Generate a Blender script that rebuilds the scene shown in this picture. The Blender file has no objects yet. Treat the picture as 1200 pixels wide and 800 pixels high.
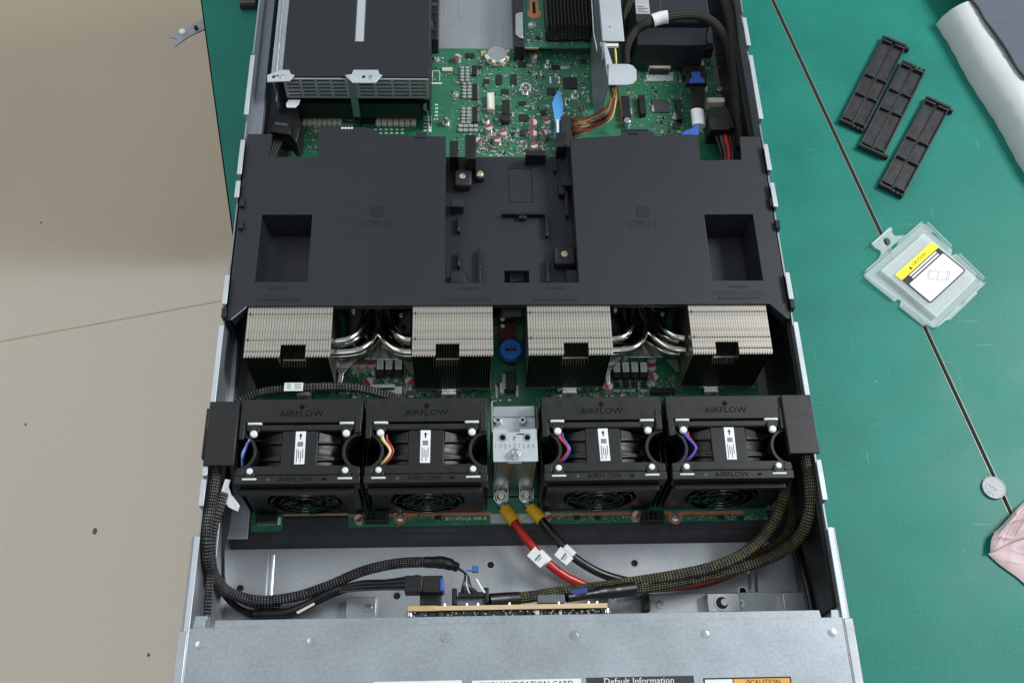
import bpy, bmesh, math, random
from mathutils import Vector, Matrix, Euler
from mathutils.geometry import tessellate_polygon
random.seed(7)
scene = bpy.context.scene
C = scene.collection
S = 0.001                      # everything below is written in millimetres

# ------------------------------------------------------------------ camera
F_PX = 1222.857
CAM_ROT = (0.473606282, -0.0348453763, -0.0247165422)
CAM_LOC = Vector((-33.5588872, -358.8888, 787.22285))
cam_d = bpy.data.cameras.new('camera'); cam = bpy.data.objects.new('camera', cam_d); C.objects.link(cam)
cam_d.sensor_width = 36; cam_d.lens = 36 * F_PX / 1200; cam_d.clip_start = 0.01; cam_d.clip_end = 50
cam.location = CAM_LOC * S; cam.rotation_euler = Euler(CAM_ROT, 'XYZ')
scene.camera = cam
CR = Euler(CAM_ROT, 'XYZ').to_matrix()

# ------------------------------------------------------------------ light
scene.view_settings.view_transform = 'Standard'
scene.view_settings.look = 'None'
scene.view_settings.exposure = 0.0
scene.view_settings.gamma = 1.0
w = bpy.data.worlds.new('World'); scene.world = w; w.use_nodes = True
bg = w.node_tree.nodes['Background']; bg.inputs[0].default_value = (0.86, 0.95, 1.0, 1); bg.inputs[1].default_value = 0.48

def area_light(name, loc, target, sx, sy, power, col):
    d = bpy.data.lights.new(name, 'AREA'); d.shape = 'RECTANGLE'; d.size = sx; d.size_y = sy
    d.energy = power; d.color = col
    o = bpy.data.objects.new(name, d); C.objects.link(o)
    o.location = loc; o.rotation_euler = (Vector(target) - Vector(loc)).to_track_quat('-Z', 'Y').to_euler()
    return o
area_light('ceiling_lamp', (1.6, 0.52, 1.6), (0.1, 0.1, 0), 0.7, 0.5, 46, (0.96, 0.99, 1.0))
area_light('ceiling_panel', (-1.75, 1.1, 2.0), (-1.75, 1.1, 0), 1.5, 2.3, 19, (0.96, 0.98, 1.0))
area_light('front_fill', (0.1, -1.1, 2.2), (0, 0.1, 0), 1.2, 0.5, 4.5, (0.97, 0.98, 1.0))  # soft fill added to lift the front-facing sides, no lamp known there

# ------------------------------------------------------------------ materials
def lin(c):
    return tuple(((v/255)/12.92 if v/255 <= .04045 else ((v/255+.055)/1.055)**2.4) for v in c)
MATS = {}
def M(name, rgb, rough=.5, metal=0., var=.08, vs=120., bump=.0, bs=900., coat=0., spec=.5, trans=0., alpha=1., rv=.08, stretch=None):
    """colour grain, roughness variation and fine relief from noise in object space"""
    if name in MATS: return MATS[name]
    m = bpy.data.materials.new(name); m.use_nodes = True; nt = m.node_tree; N = nt.nodes; L = nt.links
    b = N['Principled BSDF']; b.inputs['Metallic'].default_value = metal
    b.inputs['Specular IOR Level'].default_value = spec
    b.inputs['Coat Weight'].default_value = coat; b.inputs['Coat Roughness'].default_value = .1
    b.inputs['Transmission Weight'].default_value = trans; b.inputs['Alpha'].default_value = alpha
    tc = N.new('ShaderNodeTexCoord'); mp = N.new('ShaderNodeMapping'); L.new(tc.outputs['Object'], mp.inputs[0])
    if stretch: mp.inputs['Scale'].default_value = stretch
    n = N.new('ShaderNodeTexNoise'); n.inputs['Scale'].default_value = vs; n.inputs['Detail'].default_value = 5; L.new(mp.outputs[0], n.inputs[0])
    r = N.new('ShaderNodeMapRange'); L.new(n.outputs[0], r.inputs[0])
    r.inputs[1].default_value = .3; r.inputs[2].default_value = .7; r.inputs[3].default_value = 1-var; r.inputs[4].default_value = 1+var
    mx = N.new('ShaderNodeVectorMath'); mx.operation = 'SCALE'; mx.inputs[0].default_value = lin(rgb); L.new(r.outputs[0], mx.inputs['Scale'])
    L.new(mx.outputs[0], b.inputs['Base Color'])
    r2 = N.new('ShaderNodeMapRange'); L.new(n.outputs[0], r2.inputs[0]); r2.inputs[1].default_value = .3; r2.inputs[2].default_value = .7
    r2.inputs[3].default_value = max(.02, rough-rv); r2.inputs[4].default_value = min(1, rough+rv); L.new(r2.outputs[0], b.inputs['Roughness'])
    if bump:
        n2 = N.new('ShaderNodeTexNoise'); n2.inputs['Scale'].default_value = bs; n2.inputs['Detail'].default_value = 3; L.new(mp.outputs[0], n2.inputs[0])
        bp = N.new('ShaderNodeBump'); bp.inputs['Strength'].default_value = bump; bp.inputs['Distance'].default_value = .0003
        L.new(n2.outputs[0], bp.inputs['Height']); L.new(bp.outputs[0], b.inputs['Normal'])
    MATS[name] = m
    return m

def galv(name, rgb, rough=.38, metal=.75, amp=.045, bmp=.08):
    """zinc-coated sheet: fine spangle that changes tone and gloss from grain to grain"""
    if name in MATS: return MATS[name]
    m = M(name, rgb, rough, metal, var=.05, vs=25)
    nt = m.node_tree; N = nt.nodes; L = nt.links; b = N['Principled BSDF']
    tc = N.new('ShaderNodeTexCoord')
    v = N.new('ShaderNodeTexNoise'); v.inputs['Scale'].default_value = 420; v.inputs['Detail'].default_value = 3; v.inputs['Roughness'].default_value = .65
    L.new(tc.outputs['Object'], v.inputs['Vector'])
    r = N.new('ShaderNodeMapRange'); L.new(v.outputs[0], r.inputs[0])
    r.inputs[1].default_value = .35; r.inputs[2].default_value = .65; r.inputs[3].default_value = 1-amp; r.inputs[4].default_value = 1+amp
    sc = N.new('ShaderNodeVectorMath'); sc.operation = 'SCALE'
    src = b.inputs['Base Color'].links[0].from_socket; L.new(src, sc.inputs[0]); L.new(r.outputs[0], sc.inputs['Scale']); L.new(sc.outputs[0], b.inputs['Base Color'])
    bp = N.new('ShaderNodeBump'); bp.inputs['Strength'].default_value = bmp; bp.inputs['Distance'].default_value = .0001
    L.new(v.outputs[0], bp.inputs['Height']); L.new(bp.outputs[0], b.inputs['Normal'])
    return m

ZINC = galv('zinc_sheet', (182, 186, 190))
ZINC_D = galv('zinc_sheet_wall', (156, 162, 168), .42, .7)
STEEL = M('bright_steel', (205, 208, 208), .25, .95, var=.05, bump=.1)
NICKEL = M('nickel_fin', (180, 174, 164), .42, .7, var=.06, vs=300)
NICKEL_W = M('nickel_fin_shaded', (138, 132, 122), .36, .95, var=.1, vs=300)  # darker copy of the fin nickel, shade between the fins put in its colour
PIPE = M('nickel_pipe', (190, 188, 180), .16, 1., var=.08, vs=200)
DUCT = M('duct_plastic', (25, 28, 34), .5, 0, var=.16, vs=1500, bump=.5, bs=1700, spec=.5, rv=.12)
DUCT_I = M('duct_emboss', (13, 14, 17), .6, 0, var=.05)
BLACK = M('black_plastic', (14, 15, 17), .42, 0, var=.1, bump=.2, bs=1800)
BLACK2 = M('fan_plastic', (15, 16, 18), .45, 0, var=.1, bump=.25, bs=1500)
GLOSSB = M('gloss_black', (9, 9, 10), .16, 0, var=.1)
FOAM = M('black_film', (34, 36, 41), .6, 0, var=.06, bump=.3, bs=1200)
PANEL = M('dark_panel', (34, 36, 40), .58, 0, var=.12, vs=1500, bump=.25, bs=3000, spec=.35)
RUBBER_W = M('white_rubber', (225, 225, 220), .5, var=.03)
WHITE = M('white_label', (226, 228, 228), .5, var=.04)
INK = M('black_ink', (18, 18, 20), .6)
MOULD = M('moulded_black', (5, 5, 6), .75, spec=.15)
GREYINK = M('grey_ink', (120, 122, 126), .6)
GOLD = M('gold_edge', (204, 172, 124), .45, .3)
COPPER = M('copper_pad', (196, 128, 96), .45, .3, var=.08)
TIN = M('tin_solder', (206, 208, 204), .3, .8, var=.1)
RED = M('red_insulation', (176, 28, 30), .35, var=.06, bump=.1)
DRED = M('dark_red_wire', (120, 22, 30), .5)
CABLE_K = M('black_insulation', (16, 16, 18), .38, var=.1)
CABLE_G = M('grey_wire', (70, 70, 72), .45)
YEL = M('yellow_sleeve', (226, 172, 20), .4, var=.07, vs=60)
BLUE = M('blue_plastic', (48, 116, 204), .4, var=.06)
LBLUE = M('light_blue_tab', (84, 158, 222), .45, var=.05)
BRASS = M('brass_rod', (190, 160, 100), .3, .8)
IVORY = M('ivory_connector', (214, 208, 188), .5)
CHIP = M('chip_epoxy', (30, 31, 34), .5, var=.1)
CERAM = M('grey_inductor', (66, 68, 72), .5)
CAPW = M('capacitor_top', (214, 206, 204), .35, .4)
CAPR = M('capacitor_red', (150, 52, 58), .45)
SLOTK = M('slot_plastic', (24, 26, 30), .45)
PSU = galv('psu_steel', (62, 65, 70), .4, .7)

def pcb_mat(name, rgb, line):
    m = M(name, rgb, .4, 0, var=.1, vs=60, coat=.3); nt = m.node_tree; N = nt.nodes; L = nt.links; b = N['Principled BSDF']
    tc = N.new('ShaderNodeTexCoord')
    base = b.inputs['Base Color'].links[0].from_socket
    # traces: two stretched noises thresholded, plus tiny pads and vias
    for k, (scl, th, col, vs) in enumerate((((60, 420, 1), .66, line, 1.), ((420, 60, 1), .68, line, 1.), ((900, 900, 1), .71, (188, 196, 180), 1.))):
        mp = N.new('ShaderNodeMapping'); mp.inputs['Scale'].default_value = scl; L.new(tc.outputs['Object'], mp.inputs[0])
        n = N.new('ShaderNodeTexNoise'); n.inputs['Scale'].default_value = vs; n.inputs['Detail'].default_value = 1.5; L.new(mp.outputs[0], n.inputs[0])
        r = N.new('ShaderNodeMapRange'); r.inputs[1].default_value = th; r.inputs[2].default_value = th+.02; L.new(n.outputs[0], r.inputs[0])
        mx = N.new('ShaderNodeMix'); mx.data_type = 'RGBA'; L.new(r.outputs[0], mx.inputs[0]); L.new(base, mx.inputs[6]); mx.inputs[7].default_value = (*lin(col), 1)
        base = mx.outputs[2]
    L.new(base, b.inputs['Base Color'])
    return m
PCB = pcb_mat('green_board', (38, 110, 80), (62, 136, 102))
PCB_D = pcb_mat('dark_green_board', (20, 74, 54), (36, 98, 70))

def braid_mat(name, dark, light, freq, thr=.5, mixv=1.):
    """woven sleeve: u runs along the cable in mm, v round it (0..1)"""
    m = bpy.data.materials.new(name); m.use_nodes = True; nt = m.node_tree; N = nt.nodes; L = nt.links; b = N['Principled BSDF']
    uv = N.new('ShaderNodeUVMap'); sp = N.new('ShaderNodeSeparateXYZ'); L.new(uv.outputs[0], sp.inputs[0])
    def mth(op, a, bb=None):
        n = N.new('ShaderNodeMath'); n.operation = op
        for i, x in enumerate((a, bb)):
            if x is None: continue
            if hasattr(x, 'links'): L.new(x, n.inputs[i])
            else: n.inputs[i].default_value = x
        return n.outputs[0]
    u = mth('MULTIPLY', sp.outputs[0], freq); v = mth('MULTIPLY', sp.outputs[1], 50.27)
    a = mth('SINE', mth('ADD', u, v)); c = mth('SINE', mth('SUBTRACT', u, v))
    h = mth('MULTIPLY', a, c)
    no = N.new('ShaderNodeTexNoise'); tc = N.new('ShaderNodeTexCoord'); L.new(tc.outputs['Object'], no.inputs[0]); no.inputs['Scale'].default_value = 150
    h2 = mth('ADD', h, mth('MULTIPLY', mth('SUBTRACT', no.outputs[0], .5), 1.2))
    r = N.new('ShaderNodeMapRange'); r.inputs[1].default_value = thr; r.inputs[2].default_value = thr+.25; r.inputs[4].default_value = mixv; L.new(h2, r.inputs[0])
    mx = N.new('ShaderNodeMix'); mx.data_type = 'RGBA'; L.new(r.outputs[0], mx.inputs[0]); mx.inputs[6].default_value = (*lin(dark), 1); mx.inputs[7].default_value = (*lin(light), 1)
    L.new(mx.outputs[2], b.inputs['Base Color']); b.inputs['Roughness'].default_value = .42
    bp = N.new('ShaderNodeBump'); bp.inputs['Strength'].default_value = .8; bp.inputs['Distance'].default_value = .0005; L.new(h, bp.inputs['Height']); L.new(bp.outputs[0], b.inputs['Normal'])
    return m
BRAID_K = braid_mat('black_braid', (9, 9, 11), (146, 140, 142), 1.4, .56)
BRAID_O = braid_mat('olive_braid', (12, 12, 9), (156, 146, 84), 1.4, .6)
BRAID_D = braid_mat('dark_olive_braid', (30, 28, 20), (70, 64, 42), 3.0, .5)

# ------------------------------------------------------------------ picture point -> place
def A(px, py, z=0.):
    """the point (mm) at height z that stands at pixel px, py of the 1200 x 800 photograph"""
    d = CR @ Vector(((px-600)/F_PX, -(py-400)/F_PX, -1.)); t = (z-CAM_LOC.z)/d.z
    return CAM_LOC + d*t
def rect(x0, y0, x1, y1, z):
    """axis-aligned footprint (mm) of a pixel rectangle seen at height z"""
    xm, ym = (x0+x1)/2, (y0+y1)/2
    return A(x0, ym, z).x, A(x1, ym, z).x, A(xm, y1, z).y, A(xm, y0, z).y

# ------------------------------------------------------------------ mesh building
class MB:
    def __init__(s): s.v = []; s.f = []; s.uv = []; s.mi = []; s.cur = 0
    def _f(s, idx, uv=None): s.f.append(idx); s.uv.append(uv or [(0, 0)]*len(idx)); s.mi.append(s.cur)
    def box(s, x0, x1, y0, y1, z0, z1):
        if x1 < x0: x0, x1 = x1, x0
        if y1 < y0: y0, y1 = y1, y0
        b = len(s.v); s.v += [(x0,y0,z0),(x1,y0,z0),(x1,y1,z0),(x0,y1,z0),(x0,y0,z1),(x1,y0,z1),(x1,y1,z1),(x0,y1,z1)]
        for q in ((3,2,1,0),(4,5,6,7),(0,1,5,4),(1,2,6,5),(2,3,7,6),(3,0,4,7)): s._f([b+i for i in q])
        return s
    def obox(s, c, u, v, w_, hu, hv, hw):
        """box centred at c with half sizes along the axes u, v, w_"""
        c = Vector(c); u = Vector(u).normalized()*hu; v = Vector(v).normalized()*hv; w_ = Vector(w_).normalized()*hw
        b = len(s.v)
        for k in (-1, 1):
            for (i, j) in ((-1,-1),(1,-1),(1,1),(-1,1)): s.v.append(tuple(c+u*i+v*j+w_*k))
        for q in ((3,2,1,0),(4,5,6,7),(0,1,5,4),(1,2,6,5),(2,3,7,6),(3,0,4,7)): s._f([b+i for i in q])
        return s
    def hexa(s, bot, top):
        b = len(s.v); s.v += [tuple(p) for p in bot] + [tuple(p) for p in top]; n = len(bot)
        s._f([b+i for i in reversed(range(n))]); s._f([b+n+i for i in range(n)])
        for i in range(n): j = (i+1) % n; s._f([b+i, b+j, b+n+j, b+n+i])
        return s
    def cyl(s, c, r, h, axis='z', n=16, r2=None):
        """solid of revolution from c along axis, radius r to r2"""
        r2 = r if r2 is None else r2
        b = len(s.v); c = Vector(c)
        ax = {'x': Vector((1,0,0)), 'y': Vector((0,1,0)), 'z': Vector((0,0,1))}.get(axis) if isinstance(axis, str) else Vector(axis).normalized()
        e1 = ax.orthogonal().normalized(); e2 = ax.cross(e1)
        for k, rr in ((0, r), (h, r2)):
            for i in range(n):
                a = 2*math.pi*i/n; s.v.append(tuple(c+ax*k+(e1*math.cos(a)+e2*math.sin(a))*rr))
        s._f([b+i for i in reversed(range(n))]); s._f([b+n+i for i in range(n)])
        for i in range(n): j = (i+1) % n; s._f([b+i, b+j, b+n+j, b+n+i])
        return s
    def lathe(s, c, prof, axis='z', n=24, a0=0., a1=None):
        """prof: (radius, height) pairs"""
        full = a1 is None; a1 = 2*math.pi if full else a1
        c = Vector(c); ax = {'x': Vector((1,0,0)), 'y': Vector((0,1,0)), 'z': Vector((0,0,1))}[axis]
        e1 = {'z': Vector((1,0,0)), 'y': Vector((1,0,0)), 'x': Vector((0,1,0))}[axis]; e2 = ax.cross(e1)
        b = len(s.v); m = n if full else n+1
        for (r, h) in prof:
            for i in range(m):
                a = a0+(a1-a0)*i/n; s.v.append(tuple(c+ax*h+(e1*math.cos(a)+e2*math.sin(a))*r))
        for k in range(len(prof)-1):
            for i in range(n):
                j = (i+1) % m; s._f([b+k*m+i, b+k*m+j, b+(k+1)*m+j, b+(k+1)*m+i])
        return s
    def plate(s, outer, holes, z0, z1, axis='z'):
        """flat sheet with holes; outer/holes are lists of (a, b); axis z: (x,y); axis y: (x,z) ; axis x: (y,z)"""
        def P3(p, h): return {'z': (p[0], p[1], h), 'y': (p[0], h, p[1]), 'x': (h, p[0], p[1])}[axis]
        loops = [list(outer)] + [list(h) for h in holes]
        def area(l): return sum(l[i][0]*l[(i+1) % len(l)][1]-l[(i+1) % len(l)][0]*l[i][1] for i in range(len(l)))
        if area(loops[0]) < 0: loops[0].reverse()
        for l in loops[1:]:
            if area(l) > 0: l.reverse()
        flat = [p for l in loops for p in l]; n = len(flat); b = len(s.v)
        s.v += [P3(p, z0) for p in flat] + [P3(p, z1) for p in flat]
        tr = tessellate_polygon([[Vector((p[0], p[1], 0)) for p in l] for l in loops])
        flip = axis == 'y'
        for t in tr:
            t = list(t)
            ar = (flat[t[1]][0]-flat[t[0]][0])*(flat[t[2]][1]-flat[t[0]][1])-(flat[t[2]][0]-flat[t[0]][0])*(flat[t[1]][1]-flat[t[0]][1])
            if ar < 0: t.reverse()
            if flip: t.reverse()
            s._f([b+n+i for i in t]); s._f([b+i for i in reversed(t)])
        k = 0
        for l in loops:
            for i in range(len(l)):
                i0 = k+i; i1 = k+(i+1) % len(l); q = [b+i0, b+i1, b+n+i1, b+n+i0]
                if flip: q.reverse()
                s._f(q)
            k += len(l)
        return s
    def tube(s, path, r, n=10, flat=1., up=None, caps=True):
        """sweep; r may be a list; flat squeezes the section vertically"""
        path = [Vector(p) for p in path]; m = len(path); rs = r if isinstance(r, (list, tuple)) else [r]*m
        b = len(s.v); u = 0.; us = []
        prev = None
        for i, p in enumerate(path):
            t = (path[min(i+1, m-1)]-path[max(i-1, 0)]).normalized()
            side = t.cross(Vector((0, 0, 1)))
            if side.length < .15: side = prev or t.orthogonal()
            side.normalize()
            if prev is not None and side.dot(prev) < 0: side = -side
            prev = side; upv = side.cross(t).normalized()
            if i: u += (p-path[i-1]).length
            us.append(u)
            for k in range(n):
                a = 2*math.pi*k/n; s.v.append(tuple(p+side*math.cos(a)*rs[i]+upv*math.sin(a)*rs[i]*flat))
        for i in range(m-1):
            for k in range(n):
                j = (k+1) % n
                s._f([b+i*n+k, b+i*n+j, b+(i+1)*n+j, b+(i+1)*n+k], [(us[i], k/n), (us[i], (k+1)/n), (us[i+1], (k+1)/n), (us[i+1], k/n)])
        if caps:
            s._f([b+k for k in reversed(range(n))]); s._f([b+(m-1)*n+k for k in range(n)])
        return s
    def mesh(s, name, mats):
        me = bpy.data.meshes.new(name); me.from_pydata([(x*S, y*S, z*S) for x, y, z in s.v], [], s.f)
        if not isinstance(mats, (list, tuple)): mats = [mats]
        for m in mats: me.materials.append(m)
        ul = me.uv_layers.new(name='UVMap'); flat = [c for f in s.uv for p in f for c in p]; ul.data.foreach_set('uv', flat)
        me.polygons.foreach_set('material_index', s.mi)
        bm = bmesh.new(); bm.from_mesh(me); bmesh.ops.recalc_face_normals(bm, faces=bm.faces); bm.to_mesh(me); bm.free()
        me.polygons.foreach_set('use_smooth', [True]*len(me.polygons)); me.set_sharp_from_angle(angle=math.radians(38))
        return me
    def build(s, name, mats, parent=None, bevel=0., seg=2, label=None, kind=None, origin=None):
        if origin is not None:
            o3 = Vector(origin); s.v = [tuple(Vector(p)-o3) for p in s.v]
        elif parent is not None:
            o3 = parent.get('_o', (0, 0, 0)); o3 = Vector(o3); s.v = [tuple(Vector(p)-o3) for p in s.v]
        me = s.mesh(name, mats); o = bpy.data.objects.new(name, me); C.objects.link(o)
        if parent is not None: o.parent = parent; o['_o'] = tuple(o3)
        if origin is not None: o.location = o3*S; o['_o'] = tuple(o3)
        if bevel:
            bv = o.modifiers.new('bevel', 'BEVEL'); bv.width = bevel*S; bv.segments = seg; bv.limit_method = 'ANGLE'; bv.angle_limit = math.radians(40)
        if label: o['label'] = label
        if kind: o['kind'] = kind
        return o
def from_mesh(name, me, parent, loc=(0, 0, 0), rot=None):
    o = bpy.data.objects.new(name, me); C.objects.link(o); o.parent = parent; o.location = Vector(loc)*S
    if rot: o.rotation_euler = rot
    return o
def thing(name, label, cat, loc=(0, 0, 0), group=None):
    o = bpy.data.objects.new(name, None); C.objects.link(o); o.empty_display_size = .01
    o.location = Vector(loc)*S; o['_o'] = tuple(loc); o['label'] = label; o['category'] = cat
    if group: o['group'] = group
    return o
def tag(o, label, cat, group=None):
    o['label'] = label; o['category'] = cat
    if group: o['group'] = group
    return o
def copy_tree(o, parent=None):
    c = o.copy(); C.objects.link(c)
    if parent is not None: c.parent = parent
    for ch in [x for x in bpy.data.objects if x.parent == o]: copy_tree(ch, c)
    return c
def spline(pts, sub=8):
    """Catmull-Rom through the points"""
    P = [Vector(p) for p in pts]; P = [P[0]*2-P[1]] + P + [P[-1]*2-P[-2]]; out = []
    for i in range(1, len(P)-2):
        for k in range(sub):
            t = k/sub; a, b, c, d = P[i-1], P[i], P[i+1], P[i+2]
            out.append(.5*((2*b)+(c-a)*t+(2*a-5*b+4*c-d)*t*t+(3*b-a-3*c+d)*t**3))
    out.append(P[-2]); return out
def pathA(pts, sub=8, clear=4.5):
    out = []
    for x, y, z in pts:
        p = A(x, y, z)
        if -260 < p.y and abs(p.x) < 260: p.x = max(-218.8+clear, min(218.8-clear, p.x))     # stays inside the side walls
        out.append(p)
    return spline(out, sub)
def rrect(x0, x1, y0, y1, r, n=4):
    out = []
    for cx, cy, a in ((x1-r, y0+r, -90), (x1-r, y1-r, 0), (x0+r, y1-r, 90), (x0+r, y0+r, 180)):
        for k in range(n+1): t = math.radians(a+90*k/n); out.append((cx+r*math.cos(t), cy+r*math.sin(t)))
    return out
def circ(cx, cy, r, n=16): return [(cx+r*math.cos(2*math.pi*i/n), cy+r*math.sin(2*math.pi*i/n)) for i in range(n)]
def text(name, body, size, loc, mat_, parent, rz=0., depth=.1, align='CENTER', squash=1.):
    cu = bpy.data.curves.new('t', 'FONT'); cu.body = body; cu.size = size*S; cu.extrude = depth*S/2; cu.align_x = align; cu.align_y = 'CENTER'; cu.resolution_u = 2
    t = bpy.data.objects.new('t', cu); C.objects.link(t)
    me = bpy.data.meshes.new_from_object(t); bpy.data.objects.remove(t); bpy.data.curves.remove(cu)
    me.materials.clear(); me.materials.append(mat_); me.name = name
    o = bpy.data.objects.new(name, me); C.objects.link(o)
    o3 = Vector((0, 0, 0)) if parent is None else Vector(parent.get('_o', (0, 0, 0)))
    o.parent = parent; o.location = (Vector(loc)-o3)*S; o.rotation_euler = (0, 0, rz); o.scale = (squash, 1, 1)
    return o
# ================================================================== SETTING
# table-top direction (edge and seam run along tdir, seen from above)
tdir = Vector((-.205, .979, 0)); tnor = Vector((.979, .205, 0))
e0 = Vector((-299.9, 431.5, 0))            # a point on the left edge
s0 = Vector((282.2, 437.6, 0))             # a point on the seam
wT = (s0-e0).dot(tnor)
def TB(a, b, z): p = e0 + tnor*a + tdir*b; return (p.x, p.y, z)
MAT = M('green_table_mat', (22, 116, 102), .46, 0, var=.11, vs=9, bump=.12, bs=700, spec=.26, rv=.08)
def add_scuffs(m, col, amt=.5):
    """pale specks and long hair scratches of a used surface"""
    nt = m.node_tree; N = nt.nodes; L = nt.links; b = N['Principled BSDF']; tc = N.new('ShaderNodeTexCoord')
    base = b.inputs['Base Color'].links[0].from_socket
    for scl, rot, th, v in (((14, 900, 1), .5, .735, 1.), ((900, 16, 1), -.35, .745, 1.), ((160, 160, 160), 0, .765, 1.)):
        mp = N.new('ShaderNodeMapping'); mp.inputs['Scale'].default_value = scl; mp.inputs['Rotation'].default_value = (0, 0, rot); L.new(tc.outputs['Object'], mp.inputs[0])
        n = N.new('ShaderNodeTexNoise'); n.inputs['Scale'].default_value = v; n.inputs['Detail'].default_value = 2; L.new(mp.outputs[0], n.inputs[0])
        r = N.new('ShaderNodeMapRange'); r.inputs[1].default_value = th; r.inputs[2].default_value = th+.05; r.inputs[4].default_value = amt; L.new(n.outputs[0], r.inputs[0])
        mx = N.new('ShaderNodeMix'); mx.data_type = 'RGBA'; L.new(r.outputs[0], mx.inputs[0]); L.new(base, mx.inputs[6]); mx.inputs[7].default_value = (*lin(col), 1)
        base = mx.outputs[2]
    L.new(base, b.inputs['Base Color'])
add_scuffs(MAT, (150, 190, 180), .6)
def grain(m, scale, amp):
    nt = m.node_tree; N = nt.nodes; L = nt.links; b = N['Principled BSDF']
    n = N.new('ShaderNodeTexNoise'); n.inputs['Scale'].default_value = scale; n.inputs['Detail'].default_value = 4
    tc = N.new('ShaderNodeTexCoord'); L.new(tc.outputs['Object'], n.inputs[0])
    r = N.new('ShaderNodeMapRange'); r.inputs[1].default_value = .3; r.inputs[2].default_value = .7; r.inputs[3].default_value = 1-amp; r.inputs[4].default_value = 1+amp; L.new(n.outputs[0], r.inputs[0])
    sc = N.new('ShaderNodeVectorMath'); sc.operation = 'SCALE'; L.new(b.inputs['Base Color'].links[0].from_socket, sc.inputs[0]); L.new(r.outputs[0], sc.inputs['Scale']); L.new(sc.outputs[0], b.inputs['Base Color'])
grain(MAT, 420, .10); grain(MAT, 22, .07); grain(DUCT, 16, .10)
add_scuffs(DUCT, (110, 116, 124), .10); add_scuffs(BLACK2, (90, 92, 96), .08)
EDGE = M('table_edge_strip', (118, 128, 120), .4, .1)
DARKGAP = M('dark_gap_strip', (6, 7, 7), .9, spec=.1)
WOOD = M('table_core', (70, 62, 52), .7)

t1 = thing('work_table', 'green topped work table that carries the open server', 'table', TB(0, 0, 0))
MB().hexa([TB(1.2, -1300, -1.2), TB(wT-2.6, -1300, -1.2), TB(wT-2.6, 500, -1.2), TB(1.2, 500, -1.2)], [TB(1.2, -1300, 0), TB(wT-2.6, -1300, 0), TB(wT-2.6, 500, 0), TB(1.2, 500, 0)]).build('mat_surface', MAT, t1)
MB().hexa([TB(1.2, -1300, -26), TB(wT-2.6, -1300, -26), TB(wT-2.6, 500, -26), TB(1.2, 500, -26)], [TB(1.2, -1300, -1.4), TB(wT-2.6, -1300, -1.4), TB(wT-2.6, 500, -1.4), TB(1.2, 500, -1.4)]).build('table_board', WOOD, t1)
MB().hexa([TB(0, -1300, -26), TB(1.1, -1300, -26), TB(1.1, 500, -26), TB(0, 500, -26)], [TB(0, -1300, .1), TB(1.1, -1300, .1), TB(1.1, 500, .1), TB(0, 500, .1)]).build('edge_strip', DARKGAP, t1)
MB().hexa([TB(wT-2.5, -1300, -26), TB(wT-1.7, -1300, -26), TB(wT-1.7, 500, -26), TB(wT-2.5, 500, -26)], [TB(wT-2.5, -1300, .2), TB(wT-1.7, -1300, .2), TB(wT-1.7, 500, .2), TB(wT-2.5, 500, .2)]).build('edge_strip', EDGE, t1)
t2 = thing('work_table', 'second green table pushed up along the black seam on the right', 'table', TB(wT+2, 0, 0))
MB().hexa([TB(wT+2.4, -1300, -1.2), TB(wT+900, -1300, -1.2), TB(wT+900, 500, -1.2), TB(wT+2.4, 500, -1.2)], [TB(wT+2.4, -1300, 0), TB(wT+900, -1300, 0), TB(wT+900, 500, 0), TB(wT+2.4, 500, 0)]).build('mat_surface', MAT, t2)
MB().hexa([TB(wT+2.4, -1300, -26), TB(wT+900, -1300, -26), TB(wT+900, 500, -26), TB(wT+2.4, 500, -26)], [TB(wT+2.4, -1300, -1.4), TB(wT+900, -1300, -1.4), TB(wT+900, 500, -1.4), TB(wT+2.4, 500, -1.4)]).build('table_board', WOOD, t2)
MB().hexa([TB(wT+1.6, -1300, -26), TB(wT+2.3, -1300, -26), TB(wT+2.3, 500, -26), TB(wT+1.6, 500, -26)], [TB(wT+1.6, -1300, .2), TB(wT+2.3, -1300, .2), TB(wT+2.3, 500, .2), TB(wT+1.6, 500, .2)]).build('edge_strip', EDGE, t2)
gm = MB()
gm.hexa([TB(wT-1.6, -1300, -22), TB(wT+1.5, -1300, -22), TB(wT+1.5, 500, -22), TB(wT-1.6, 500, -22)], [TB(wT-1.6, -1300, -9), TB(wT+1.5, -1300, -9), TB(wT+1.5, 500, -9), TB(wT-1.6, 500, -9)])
gm.build('seam_shade_strip', DARKGAP, t1)  # dark strip set in the open gap to keep its shade black

# floor of big glazed tiles, 0.75 m below the table top
TILE = M('beige_tile', (186, 170, 146), .1, 0, var=.03, vs=3.2, spec=1., rv=.03)
nt = TILE.node_tree; N_ = nt.nodes; L_ = nt.links; b_ = N_['Principled BSDF']
n_ = N_.new('ShaderNodeTexNoise'); n_.inputs['Scale'].default_value = 260; n_.inputs['Detail'].default_value = 4
tc_ = N_.new('ShaderNodeTexCoord'); L_.new(tc_.outputs['Object'], n_.inputs[0])
r_ = N_.new('ShaderNodeMapRange'); r_.inputs[1].default_value = .3; r_.inputs[2].default_value = .7; r_.inputs[3].default_value = .95; r_.inputs[4].default_value = 1.05; L_.new(n_.outputs[0], r_.inputs[0])
sc_ = N_.new('ShaderNodeVectorMath'); sc_.operation = 'SCALE'; L_.new(b_.inputs['Base Color'].links[0].from_socket, sc_.inputs[0]); L_.new(r_.outputs[0], sc_.inputs['Scale']); L_.new(sc_.outputs[0], b_.inputs['Base Color'])
add_scuffs(TILE, (150, 136, 118), .06)
GROUT = M('tile_joint', (200, 180, 156), .8)
ZF = -750.
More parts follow.
